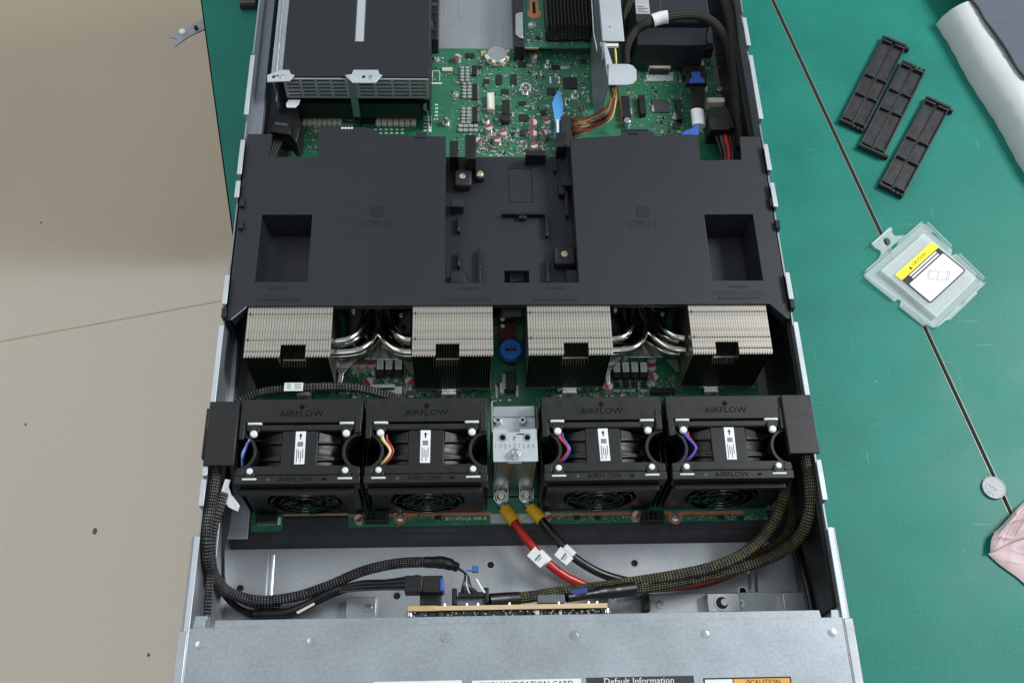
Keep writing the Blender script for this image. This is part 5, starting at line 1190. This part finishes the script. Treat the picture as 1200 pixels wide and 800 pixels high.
def flag(par, q, z, lines):
    v = [A(x, y, z) for x, y in q]
    MB().hexa([p-Vector((0, 0, .35)) for p in v], v).build('paper_flag', WHITE, par)
    c = sum(v, Vector())/4; u = (v[1]-v[0]).normalized(); w_ = (v[2]-v[1]).normalized()
    MB().obox(c+Vector((0, 0, .1)), u, w_, (0, 0, 1), 3.0, .8, .05).build('print_line', GREYINK, par)
    MB().obox(c+Vector((0, 0, .1))+w_*2, u, w_, (0, 0, 1), 2, .35, .05).build('print_line', GREYINK, par)
flag(ld1, [(617.5, 650.5), (627, 640), (643, 656), (633, 665)], 26, 1); flag(ld2, [(649.5, 650), (657, 640), (672, 654), (664, 662)], 26, 1)
def wrap(par, p0, p1, z): MB().tube([A(*p0, z), A(*p1, z)], [3.75, 3.75], 14).build('paper_wrap', WHITE, par)
wrap(ld1, (631.5, 647.5), (643, 659), 22); wrap(ld2, (661, 641.5), (672, 651.5), 22)
# olive braided bundle
g3 = 'thick olive braided cables on the right'
ol1 = cable('olive_cable', 'inner olive braided cable coming from under the rightmost fan across the front floor', [(923, 545, 60), (920, 575, 56), (911, 603, 50), (895, 628, 40), (868, 650, 38), (835, 664, 36), (790, 674, 35), (740, 682, 36), (700, 688, 40), (660, 693, 46), (620, 699, 54), (590, 702, 60), (574, 703, 64)], 4.1, BRAID_O, 8, 16, group=g3)
ol2 = cable('olive_cable', 'outer olive braided cable hugging the right wall, then lying along the first', [(949, 535, 72), (951, 570, 72), (949, 600, 66), (937, 628, 52), (912, 648, 32), (870, 664, 28), (820, 676, 28), (770, 686, 32), (735, 690, 38)], 4.5, BRAID_O, 8, 16, group=g3)
ol3 = cable('olive_cable', 'third olive braided cable tucked under the other two at the right fan', [(936, 540, 30), (937, 575, 28), (932, 605, 24), (918, 630, 22), (885, 655, 20), (840, 670, 20), (790, 681, 22)], 4.5, BRAID_O, 8, 16, group=g3)
MB().tube(pathA([(742, 689.5, 38), (722, 692, 44), (704, 694, 50), (664, 700, 62)], 6), [5.2]*7+[4.8]*6+[3.4]*6, 14).build('heatshrink', CABLE_K, ol2)
MB().tube(pathA([(608, 701, 57), (590, 702, 60), (572, 703.5, 65)], 5), [4.9]*11, 14).build('heatshrink', CABLE_K, ol1)
q = [(667, 691), (688, 687), (689, 694), (668, 699)]; v = [A(x, y, 63) for x, y in q]
MB().hexa([p-Vector((0, 0, 3)) for p in v], v).build('blue_tag', M('navy_tape', (34, 56, 120), .5), ol2, bevel=.6)
# dark red wire under the bundle
rw = cable('red_wire', 'dark red wire running under the olive cables along the front floor', [(908, 592, 40), (905, 612, 36), (893, 635, 24), (868, 662, 14), (835, 680, 10), (800, 687, 9), (760, 692, 9), (735, 694, 9)], 1.5, RED)
MB().tube(pathA([(906, 600, 34), (896, 632, 20), (868, 668, 9), (830, 683, 7), (790, 690, 7), (742, 693, 7)], 6), 1.5, 10).build('second_wire', DRED, rw)
MB().tube(pathA([(870, 668, 6), (850, 678, 4), (825, 686, 3.5), (800, 689, 3.5)], 6), 1.2, 8).build('black_wire', CABLE_K, rw)
# black bundle dropping beside the right wall
bk = thing('black_loom', 'black wire loom dropping along the right wall into the shaded front corner', 'cable', (190, -110, 20))
for k in range(5): MB().tube(pathA([(905+k*2, 560, 26), (930+k*2, 600, 22), (945+k*2.6, 628, 18), (960+k*2.4, 655, 24), (970+k*1.8, 685, 30), (976+k*1.8, 716, 34)], 6), 2.6, 10).build('wire', CABLE_K, bk)
# left and right black cable guards
for nm, q, lab in (('cable_guard', (243.5, 470, 277, 545), 'black cable guard clipped over the left wall beside the leftmost fan'), ('cable_guard', (921, 462, 953, 531), 'glossy black cable guard clipped over the right wall beside the rightmost fan')):
    a, b, c, d = rect(*q, 87); o = thing(nm, lab, 'cable guard', (a, c, 60))
    if a < 0: a = -HW-.5; b = A(278, 500, 87).x
    else: b = HW+.5; a = A(921, 500, 87).x
    MB().box(a, b, c, d, 85, 87).build('guard_top', BLACK, o, bevel=.6)
    if a < 0: MB().box(b-1.6, b, c, d, 40, 84.9).build('guard_side', BLACK, o, bevel=.4); MB().box(a-2, a-.2, c+6, d-5, 66, 86).build('guard_side', BLACK, o, bevel=.4)
    else: MB().box(a, a+1.6, c, d, 40, 84.9).build('guard_side', BLACK, o, bevel=.4)
# bits on the right wall: rows of small bright pins
pw = MB()
pn = thing('pin_strip', 'column of tiny bright pins against the dark right wall', 'connector', (200, -80, 30))
MB().box(HW-9.6, HW-6, A(945, 612, 40).y, A(940, 545, 40).y, 44, 60).build('strip', SLOTK, pn)
for k, (x, y) in enumerate([(947.5, 555), (949, 563), (951, 571), (952.5, 578), (954, 585), (955, 594), (956.5, 598), (954, 600), (957, 603), (954.5, 606), (957.5, 609), (955, 611)]):
    c = A(x, y, 60.6); MB().box(c.x-1, c.x+1, c.y-1.4, c.y+1.4, 60.01, 60.8).build('pin', TIN, pn)

# ---- rear cables
for nm, lab, pts, r in (('power_cable', 'long dark olive cable arching over the power supply with a white sleeve on it', [(733, 72, 30), (734, 55, 44), (745, 36, 56), (764, 25, 66), (790, 19, 70), (815, 18, 70), (835, 26, 66), (850, 45, 58), (858, 75, 50), (864, 105, 44), (872, 140, 38), (880, 175, 34)], 4.4),
                         ('power_cable', 'dark olive cable against the right rear wall, outermost of the two', [(830, -30, 66), (848, -2, 66), (862, 25, 62), (870, 60, 56), (874, 95, 50), (879, 130, 44), (886, 172, 36)], 5.2),
                         ('power_cable', 'short dark cable entering the frame beside the riser bracket, top right of centre', [(748, -25, 66), (741, -5, 64), (735, 8, 58), (731, 24, 48), (730, 45, 34)], 4.6)):
    o = cable(nm, lab, pts, r, BRAID_D, 8, 14)
    if 'white sleeve' in lab: MB().tube(pathA([(765, 24.5, 66), (774, 21.5, 67.5), (783, 20, 69)], 4), [6.0]*9, 16).build('white_sleeve', WHITE, o)
# loose harness of coloured thin wires
hw = thing('wire_harness', 'bunch of thin red, yellow and black wires fanning out below the riser bracket', 'wires', (70, 250, 30))
cols = [(120, 34, 30), (150, 50, 40), (176, 166, 84), (190, 182, 130), (110, 32, 30), (26, 26, 28), (128, 66, 46), (34, 34, 36), (200, 190, 124), (90, 26, 28), (84, 96, 60), (160, 56, 40)]
for k in range(40):
    col = cols[k % 12]; f = k/39; j = random.uniform(-3, 3)
    MB().tube(pathA([(714+f*8, 100+j, 58), (716+f*5+j*.6, 116, 52), (708+j+f*6, 131+f*8+random.uniform(-3, 3), 44+random.uniform(-5, 5)), (692+j, 138+f*12+random.uniform(-4, 4), 36), (677+j*2, 140+f*17+random.uniform(-3, 3), 30), (668+j, 150+f*12, 20)], 6), random.uniform(.5, .75), 7).build('thin_wire', M('wire_%d_%d_%d' % col, col, .4), hw)
# black plug with a tag behind the left notch
kp = thing('power_plug', 'black power plug with white paper scrap on top in the left rear notch', 'plug', (-175, 240, 40))
def slab(nm, q, z, h, m, par, bev=.8): v = [A(x, y, z) for x, y in q]; return MB().hexa([p-Vector((0, 0, h)) for p in v], v).build(nm, m, par, bevel=bev)
slab('plug_body', [(317, 150), (323, 128), (349, 125), (352, 150), (347, 167), (338, 157)], 48, 26, BLACK, kp); slab('plug_neck', [(316, 154), (321, 141), (340, 143), (341, 158)], 53, 14, BLACK, kp)
slab('paper_scrap', [(335, 122), (338, 117), (352, 117), (350, 122), (346, 126), (336, 126)], 56, 1, WHITE, kp, .2)
q = [(322, 143), (337, 145), (337, 148), (321.5, 146)]; slab('plug_print', q, 53.3, .2, CERAM, kp, 0)
for k in range(4): MB().tube(pathA([(322+k*4.6, 155, 44), (318+k*4, 166, 42), (315+k*2.4, 182, 40), (314+k*2, 196, 38)], 5), 1.8, 8).build('wire', CABLE_K, kp)
slab('metal_foot', [(323, 120), (331, 116), (334, 122), (326, 126)], 30, 4, CERAM, kp)
# connectors behind the right notch
rp = thing('power_plug', 'black power plug with a red wire in the right rear notch', 'plug', (190, 215, 40))
slab('plug_body', [(831, 126), (852, 124), (862, 150), (832, 150)], 46, 24, BLACK, rp); slab('plug_neck', [(833, 138), (855, 138), (856, 152), (833, 152)], 52, 10, BLACK, rp)
for k, m in enumerate((CABLE_K, CABLE_G, RED, CABLE_K)): MB().tube(pathA([(838+k*5, 152, 44), (841+k*5, 165, 42), (845+k*4.6, 178, 38), (846+k*4, 190, 34)], 5), 1.6 if m is not RED else 2.4, 8).build('wire', m, rp)
sc_ = thing('ribbon_lead', 'short olive lead from the blue-latched plug with a white sleeve, rear right', 'cable', (150, 260, 30))
for k in range(5): MB().tube(pathA([(810+k*3.2, 100, 24), (812+k*3, 115, 30), (812+k*3, 130, 34), (812+k*3, 142, 36)], 5), 1.5, 8).build('wire', BRAID_D, sc_)
MB().tube(pathA([(817, 130, 35), (818, 138, 36), (819, 148, 37)], 4), [6.2]*9, 16, .6).build('white_sleeve', WHITE, sc_)
slab('latch', [(810, 84), (821, 84), (821, 90), (826, 93), (826, 97), (808, 97), (808, 93), (811, 91)], 30, 2, M('latch_blue', (52, 86, 168), .45), sc_, .4); slab('plug_body', [(804, 86), (829, 86), (829, 98), (804, 98)], 27.8, 6, BLACK, sc_)
slab('blue_pull', [(797, 158), (803, 153), (812, 150), (819, 144), (819, 158)], 50, 1, M('latch_blue', (52, 86, 168), .45), sc_, .2)
slab('white_label', [(757, 85), (789, 85), (789, 95), (757, 95)], 10.6, .4, M('grey_white_strip', (178, 190, 186), .4), mb, 0)
# light blue pull tab
bt2 = thing('blue_tab', 'light blue pointed plastic pull tab standing above the board, right of centre', 'pull tab', (50, 260, 30))
zt3 = 30
v = [(656, 104), (660, 122), (659, 141), (655, 158), (651, 158), (650, 140), (647, 121), (651, 112)]
MB().hexa([A(x, y, zt3-.8) for x, y in v], [A(x, y, zt3) for x, y in v]).build('tab_sheet', LBLUE, bt2)
slab('tab_foot', [(652, 140), (655, 140), (656, 168), (653, 168)], 34, 3, WHITE, bt2, .3); slab('tab_base', [(650, 150), (656, 150), (657, 163), (649, 163)], 28, 2, LBLUE, bt2, .3)
slab('black_post', [(657, 136), (668, 136), (672, 172), (657, 172)], 36, 24, CHIP, bt2, .6)

# ================================================================== THINGS ON THE RIGHT-HAND TABLE
# three black blanking strips
def blank(label, pts4, flip):
    """pts4: pixel corners A (top-left), B (top-right), C (bottom-right), D (bottom-left)"""
    z = 7.; a, b, c, d = [A(x, y, z) for x, y in pts4]
    ctr = (a+b+c+d)/4; u = ((b-a)+(c-d)).normalized(); v = Vector((-u.y, u.x, 0)); L = ((a-d).length+(b-c).length)/2; W = ((b-a).length+(c-d).length)/2
    o = thing('blanking_strip', label, 'filler panel', (ctr.x, ctr.y, 0), 'black filler strips lying on the table')
    hl, hw = L/2-1, W/2-.3
    def bx_(nm, cu, cv, su, sv, z0, z1, m=BLACKS, bev=.4):
        p = ctr+u*cu+v*cv; return MB().obox((p.x, p.y, (z0+z1)/2), u, v, (0, 0, 1), su, sv, (z1-z0)/2).build(nm, m, o, bevel=bev)
    bx_('strip_floor', 0, 0, hw, hl, .2, 3.2)
    for s_ in (-1, 1): bx_('long_edge', s_*(hw-.7), 0, .7, hl, 3.2, 6.0)
    bx_('spine', 0, 0, .5, hl-3, 3.2, 4.6)
    f = -1 if flip else 1
    for t in (-.46, -.02 if False else .05, -.17, .46):
        for s_ in (-1, 1): bx_('cross_rib', s_*hw*.52, f*t*L, hw*.4, 1.1, 3.2, 6.6 if abs(t) > .4 else 6.0)
    bx_('end_bar', 0, f*(hl+.4), hw+.6, 1.3, .2, 6.6); bx_('end_hook', hw+2, f*(hl-1), 2.2, 1.3, .3, 5.5)
    bx_('end_bar', -hw*.5, -f*(hl+.4), hw*.5, 1.3, .2, 6)
    for k in (.15, .5, .85): bx_('end_tooth', hw*k, -f*(hl+.8), 1.5, 1.6, .3, 5.4, bev=.6)
    return o
BLACKS = M('black_filler', (36, 36, 38), .38, 0, var=.1, bump=.2, bs=1400)
blank('leftmost black ribbed filler strip on the green table', [(1036, 41), (1063, 53), (1014, 151), (984, 139)], False)
blank('middle black ribbed filler strip on the green table, its hooked end pointing down', [(1058, 70), (1087, 81), (1036, 182), (1007, 168)], True)
blank('rightmost black ribbed filler strip, closest to the clear cover', [(1089, 113), (1116, 126), (1059, 227), (1028, 213)], False)

# clear plastic cover with caution label
cv = thing('plastic_cover', 'frosted clear plastic cover with a yellow caution label lying over the table seam', 'plastic cover', (370, 105, 0))
CLR = bpy.data.materials.new('frosted_clear_plastic'); CLR.use_nodes = True
_b = CLR.node_tree.nodes['Principled BSDF']; _b.inputs['Base Color'].default_value = (.84, .90, .90, 1); _b.inputs['Roughness'].default_value = .14; _b.inputs['Alpha'].default_value = .27; _b.inputs['Specular IOR Level'].default_value = .5
_n = CLR.node_tree.nodes.new('ShaderNodeTexNoise'); _n.inputs['Scale'].default_value = 90; _bp = CLR.node_tree.nodes.new('ShaderNodeBump'); _bp.inputs['Strength'].default_value = .15; _bp.inputs['Distance'].default_value = .0005
_tc = CLR.node_tree.nodes.new('ShaderNodeTexCoord'); CLR.node_tree.links.new(_tc.outputs['Object'], _n.inputs[0]); CLR.node_tree.links.new(_n.outputs[0], _bp.inputs['Height']); CLR.node_tree.links.new(_bp.outputs[0], _b.inputs['Normal'])
zc2 = 4.
body = [(1013, 321), (1080, 262), (1083, 260), (1095, 269), (1093, 272), (1117, 291), (1116, 298), (1122, 296), (1147, 320), (1144, 322), (1154, 330), (1148, 338), (1145, 339), (1147, 342), (1115, 373), (1110, 374), (1096, 383), (1086, 378), (1084, 381), (1055, 358), (1057, 351), (1053, 349), (1049, 352), (1023, 331)]
MB().plate(PX(body, zc2), [], 1.2, 2.2).build('base_sheet', CLR, cv, bevel=.3)
inner = [(1031, 317), (1082, 273), (1147-2, 326), (1097, 373)]
IN = PX(inner, 6); ic = Vector((sum(p[0] for p in IN)/4, sum(p[1] for p in IN)/4))
def sc4(P, k): return [((p[0]-ic.x)*k+ic.x, (p[1]-ic.y)*k+ic.y) for p in P]
MB().plate(sc4(IN, .97), [sc4(IN, .93)], 2.3, 6.0).build('raised_rim', CLR, cv, bevel=.3)
MB().plate(sc4(IN, .99), [], 6.05, 7.0).build('top_sheet', CLR, cv, bevel=.4)
for k in (1.0,):
    ed = PX([(1013, 321), (1083, 260), (1154, 330), (1096, 383)], zc2)
    for i in range(4):
        p, q = Vector((*ed[i], 0)), Vector((*ed[(i+1) % 4], 0)); dd = (q-p).normalized(); nn = Vector((-dd.y, dd.x, 0))
        for f0_, f1_ in ((.03, .44), (.56, .97)):
            s_, e_ = p.lerp(q, f0_), p.lerp(q, f1_); cc = (s_+e_)/2-nn*1.0*(1 if (Vector((*ic, 0))-p).dot(nn) < 0 else -1)*-1
            MB().obox((cc.x, cc.y, 4.2), dd, nn, (0, 0, 1), (e_-s_).length/2, .7, 2.0).build('edge_wall', CLR, cv, bevel=.3)
ear = [(1029, 303), (1033, 297), (1032, 293), (1026, 290), (1022, 285), (1041, 267), (1046, 267), (1046, 272), (1049, 276), (1061, 275), (1041, 292)]
hole_c = A(1040, 282.5, zc2)
MB().plate(PX(ear, zc2), [[(hole_c.x+3.0*math.cos(t), hole_c.y+4.4*math.sin(t)) for t in [k*.45 for k in range(14)]]], 2.3, 3.6).build('ear', CLR, cv, bevel=.3)
MB().tube([A(1022, 286, 6), A(1044, 267, 6)], 1.0, 8).build('edge_wall', CLR, cv)
LABZ = 7.02
L4 = [A(x, y, 7) for x, y in ((1049.5, 322), (1093, 283), (1131, 318), (1090, 356))]   # left, top, right, bottom
Uv = ((L4[1]-L4[0])+(L4[2]-L4[3])).normalized(); Vv = Vector((Uv.y, -Uv.x, 0)); LW = ((L4[1]-L4[0]).length+(L4[2]-L4[3]).length)/2; LH = ((L4[3]-L4[0]).length+(L4[2]-L4[1]).length)/2
O = L4[0]
def LP(u, v): p = O+Uv*u*LW+Vv*v*LH; return (p.x, p.y)
lab = MB().plate([LP(u, v) for u, v in ((.03, 0), (.97, 0), (1, .04), (1, .96), (.96, 1), (.04, 1), (0, .96), (0, .04))], [], LABZ, LABZ+.15).build('caution_label', INK, cv)
def lq(nm, u0, v0, u1, v1, m, dz=.2): return MB().plate([LP(u0+.02, v0), LP(u1-.02, v0), LP(u1, v0+.02), LP(u1, v1-.02), LP(u1-.02, v1), LP(u0+.02, v1), LP(u0, v1-.02), LP(u0, v0+.02)], [], LABZ+.16, LABZ+dz).build(nm, m, lab)
YL = M('yellow_print', (250, 226, 20), .5)
lq('yellow_head', -.01, -.01, 1.01, .19, YL); lq('white_field', .03, .36, .97, .97, WHITE); lq('white_bar', .17, .225, .86, .265, WHITE) if False else None
for v0 in (.215, .285):
    MB().plate([LP(.17, v0), LP(.9, v0), LP(.9, v0+.04), LP(.17, v0+.04)], [], LABZ+.16, LABZ+.2).build('white_line', WHITE, lab)
ang = math.atan2(Uv.y, Uv.x)
p = LP(.55, .095); text('lettering', 'CAUTION', 4.2, (p[0], p[1], LABZ+.25), INK, lab, rz=ang)
p0, p1, p2 = LP(.27, .15), LP(.33, .15), LP(.30, .05); MB().plate([p0, p1, p2], [], LABZ+.2, LABZ+.26).build('warning_triangle', INK, lab)
def lline(*uv):
    for (u0, v0), (u1, v1) in zip(uv, uv[1:]):
        a = Vector((*LP(u0, v0), 0)); b = Vector((*LP(u1, v1), 0)); m_ = (a+b)/2; dd = (b-a); nn = Vector((-dd.y, dd.x, 0))
        MB().obox((m_.x, m_.y, LABZ+.24), dd, nn, (0, 0, 1), dd.length/2, .22, .04).build('drawing_line', GREYINK, lab)
lline((.36, .55), (.52, .46), (.62, .60), (.46, .70), (.36, .55)); lline((.46, .70), (.58, .84), (.74, .74), (.62, .60)); lline((.40, .50), (.48, .44), (.52, .46)); lline((.58, .84), (.6, .88), (.76, .78), (.74, .74))
# coin
cc = A(1165, 570.8, 2)
co = thing('coin', 'silver coin with a raised numeral 1 lying on the table seam', 'coin', (cc.x, cc.y, 0))
cf = M('coin_metal', (140, 141, 144), .5, .25, var=.1, vs=700, bump=.4, bs=900)
cb_ = MB().cyl((cc.x, cc.y, .3), 9.5, 1.6, 'z', 48).build('coin_disc', cf, co, bevel=.25); MB().lathe((cc.x, cc.y, 1.9), [(8.5, 0), (8.6, .25), (9.3, .25), (9.4, 0)], 'z', 48).build('coin_rim', cf, co)
text('coin_numeral', '1', 11, (cc.x-.3, cc.y, 2.0), cf, co, rz=math.radians(50), depth=.4)
for k in range(7): a = 2.4+k*.33; MB().cyl((cc.x+5.6*math.cos(a), cc.y+5.6*math.sin(a), 1.9), 1.0, .25, 'z', 8).build('relief_petal', cf, co)
# pink cloth at the right edge
pk = bpy.data.materials.new('pink_cloth'); pk.use_nodes = True; nt = pk.node_tree; bb_ = nt.nodes['Principled BSDF']; bb_.inputs['Roughness'].default_value = .9; bb_.inputs['Sheen Weight'].default_value = .3
tc = nt.nodes.new('ShaderNodeTexCoord'); nn_ = nt.nodes.new('ShaderNodeTexNoise'); nn_.inputs['Scale'].default_value = 28; nt.links.new(tc.outputs['Object'], nn_.inputs[0])
mx = nt.nodes.new('ShaderNodeMix'); mx.data_type = 'RGBA'; mx.inputs[6].default_value = (*lin((208, 182, 183)), 1); mx.inputs[7].default_value = (*lin((150, 160, 186)), 1)
rr = nt.nodes.new('ShaderNodeMapRange'); rr.inputs[1].default_value = .56; rr.inputs[2].default_value = .66; nt.links.new(nn_.outputs[0], rr.inputs[0]); nt.links.new(rr.outputs[0], mx.inputs[0]); nt.links.new(mx.outputs[2], bb_.inputs['Base Color'])
wv = nt.nodes.new('ShaderNodeTexNoise'); wv.inputs['Scale'].default_value = 1600; nt.links.new(tc.outputs['Object'], wv.inputs[0]); bpn = nt.nodes.new('ShaderNodeBump'); bpn.inputs['Strength'].default_value = .4; bpn.inputs['Distance'].default_value = .0004; nt.links.new(wv.outputs[0], bpn.inputs['Height']); nt.links.new(bpn.outputs[0], bb_.inputs['Normal'])
cl_ = thing('cloth', 'folded pale pink cloth with a bluish patch at the right edge of the table', 'cloth', (400, -130, 0))
def sheet(corners, z0, amp, seed, nm, thick=1.6):
    """cloth layer between four ground corners (mm), softly wrinkled, with real thickness"""
    a, b, c, d = [Vector(p) for p in corners]; n = 60; r = random.Random(seed); ph = [r.uniform(0, 6) for _ in range(6)]
    m = MB(); top = []
    for side in (1, 0):
        for i in range(n+1):
            for j in range(n+1):
                u, v = i/n, j/n; p = (a*(1-u)+b*u)*(1-v)+(d*(1-u)+c*u)*v
                e = min(u, 1-u, v, 1-v); e = min(1, e*7)
                rg = lambda x: 1-abs(math.sin(x))
                h = z0+amp*(.5+.5*math.sin(5*u+3*v+ph[0]))*e+amp*.45*math.sin(9*v-4*u+ph[1])*e+amp*.5*rg(7*u+5*v+ph[4])**3*e+amp*.35*rg(12*v-6*u+ph[5])**4*e
                w_ = Vector((math.sin(7*v+ph[2])*1.2, math.sin(6*u+ph[3])*1.2, 0))
                m.v.append((p.x+w_.x, p.y+w_.y, (h+thick*e**.5 if side else h-thick*.4*e+.2)+p.z))
    N2 = (n+1)**2
    for i in range(n):
        for j in range(n):
            q = [i*(n+1)+j, (i+1)*(n+1)+j, (i+1)*(n+1)+j+1, i*(n+1)+j+1]; m._f(q); m._f([N2+k for k in reversed(q)])
    for i in range(n):
        for (k0, k1) in ((i*(n+1), (i+1)*(n+1)), (i*(n+1)+n, (i+1)*(n+1)+n), (i, i+1), (n*(n+1)+i, n*(n+1)+i+1)): m._f([k0, k1, N2+k1, N2+k0])
    return m.build(nm, pk, cl_)
P0 = A(1158, 647, 4); P1_ = A(1163, 622, 6); P2_ = A(1186, 594, 6); P3_ = A(1212, 575, 6); P4 = A(1213, 694, 4)
sheet([(P0.x, P0.y, 0), (P4.x, P4.y, 0), (P4.x+110, P4.y+20, 0), (A(1215, 610, 4).x, A(1215, 610, 4).y, 0)], 1.5, 2.5, 3, 'lower_fold')
sheet([(P0.x, P0.y+1, 2), (P1_.x, P1_.y, 3), (P3_.x+6, P3_.y+4, 3), (A(1212, 622, 10).x, A(1212, 622, 10).y, 3)], 3.5, 4, 9, 'upper_fold')
# padded bag in the top right corner
bagm = M('silver_vinyl', (196, 200, 198), .42, .0, var=.05, vs=30, bump=.5, bs=260)
denim = M('grey_blue_textile', (84, 88, 99), .8, .0, var=.12, vs=80, bump=.6, bs=1500)
bg_ = thing('padded_bag', 'silver vinyl padded bag with grey-blue panel and dark stitching in the top right corner', 'bag', (480, 330, 0))
# edge runs from (1102,18) to (1200,182)
E0 = A(1102, 20, 12); E1 = A(1200, 182, 12); ed = (E1-E0); ed.z = 0; ed.normalize(); en = Vector((ed.y, -ed.x, 0)); en = en if en.x > 0 else -en
def BG(s, t, z): p = E0+ed*s+en*t; return (p.x, p.y, z)
prof = [(0, 3), (2, 13), (7, 22), (14, 27), (22, 29), (30, 27.5), (34, 25)]
m = MB(); ss = [0, 1.5, 5] + [12+6*i for i in range(48)]
for s_ in ss:
    k = 0 if s_ == 0 else 1
    for (t, z) in prof + [(34, .5), (0, .5)]:
        zz = z if k else z*.85+.2; m.v.append(BG(s_, t+math.sin(s_*.06)*.9+math.sin(s_*.31+t*.2)*.35, zz+(math.sin(s_*.045+t*.1)*.6+math.sin(s_*.23+t*.35)*.45+math.sin(s_*.57-t*.5)*.2)*(z > 2)))
npf = len(prof)+2
for i in range(len(ss)-1):
    for j in range(npf):
        k = (j+1) % npf; m._f([i*npf+j, i*npf+k, (i+1)*npf+k, (i+1)*npf+j])
m._f(list(range(npf))); m._f([(len(ss)-1)*npf+j for j in reversed(range(npf))])
m.build('vinyl_edge', bagm, bg_)
m = MB()
uu = [34.3, 40, 60, 110, 200]; vv = [-70, -40, 0, 10, 40, 90, 160, 240, 300]
# panel that bellies slightly
m.v = []; 
for s_ in vv:
    for t in uu: m.v.append(BG(s_, t, 24+3*math.sin((t-30)/60.)+1.2*math.sin(s_*.05+t*.06)))
nu = len(uu)
for i in range(len(vv)-1):
    for j in range(nu-1): m._f([i*nu+j, i*nu+j+1, (i+1)*nu+j+1, (i+1)*nu+j])
pn_ = m.build('border_panel', M('grey_vinyl', (150, 150, 148), .5, bump=.3, bs=300), bg_); so = pn_.modifiers.new('thick', 'SOLIDIFY'); so.thickness = .003; so.offset = -1
# textile panel with a rounded corner
tp = [A(x, y, 32) for x, y in ((1135, -4), (1146, 9), (1153, 22), (1163, 35), (1174, 50), (1184, 66), (1192, 80), (1202, 92))]
tp2 = [Vector((p.x, p.y)) for p in tp]
outp = [tuple(p) for p in tp2] + [(tp2[-1].x+120, tp2[-1].y-20), (tp2[-1].x+160, tp2[0].y+100), (tp2[0].x-20, tp2[0].y+90)]
MB().plate(outp, [], 29.5, 32).build('textile_panel', denim, bg_, bevel=1.2)
path = spline([Vector((p.x, p.y, 32.2)) for p in tp], 8); acc = 0
import itertools
for i in range(len(path)-1):
    a, b = path[i], path[i+1]; n = max(1, int((b-a).length/2.6))
    for k in range(n):
        p = a.lerp(b, k/n); d_ = (b-a).normalized(); nn2 = Vector((-d_.y, d_.x, 0))
        MB().obox((p.x, p.y, 32.3), d_, nn2, (0, 0, 1), .9, .55, .4).build('stitch', INK, bg_)
MB().box(tp2[0].x-30, tp2[-1].x+120, 230, 520, .5, 22).build('bag_core', bagm, bg_, bevel=4) if False else None
# dark block at the top left of the table
dk = thing('dark_block', 'corner of a dark brown block at the top edge, left of the server', 'block', (-260, 470, 0))
MB().box(A(279, 4, 12).x, A(298, 4, 12).x, A(288, 5.5, 8).y, 520, .3, 8).build('block_body', M('dark_brown', (50, 44, 44), .5), dk, bevel=.6)
MB().box(A(279, 4, 12).x, A(298, 4, 12).x, A(288, 5.5, 8).y+1, 520, 8.05, 9).build('block_top', M('dark_brown2', (74, 66, 66), .5), dk, bevel=.3)
# ================================================================== tidy up
for o in bpy.data.objects:
    if '_o' in o: del o['_o']
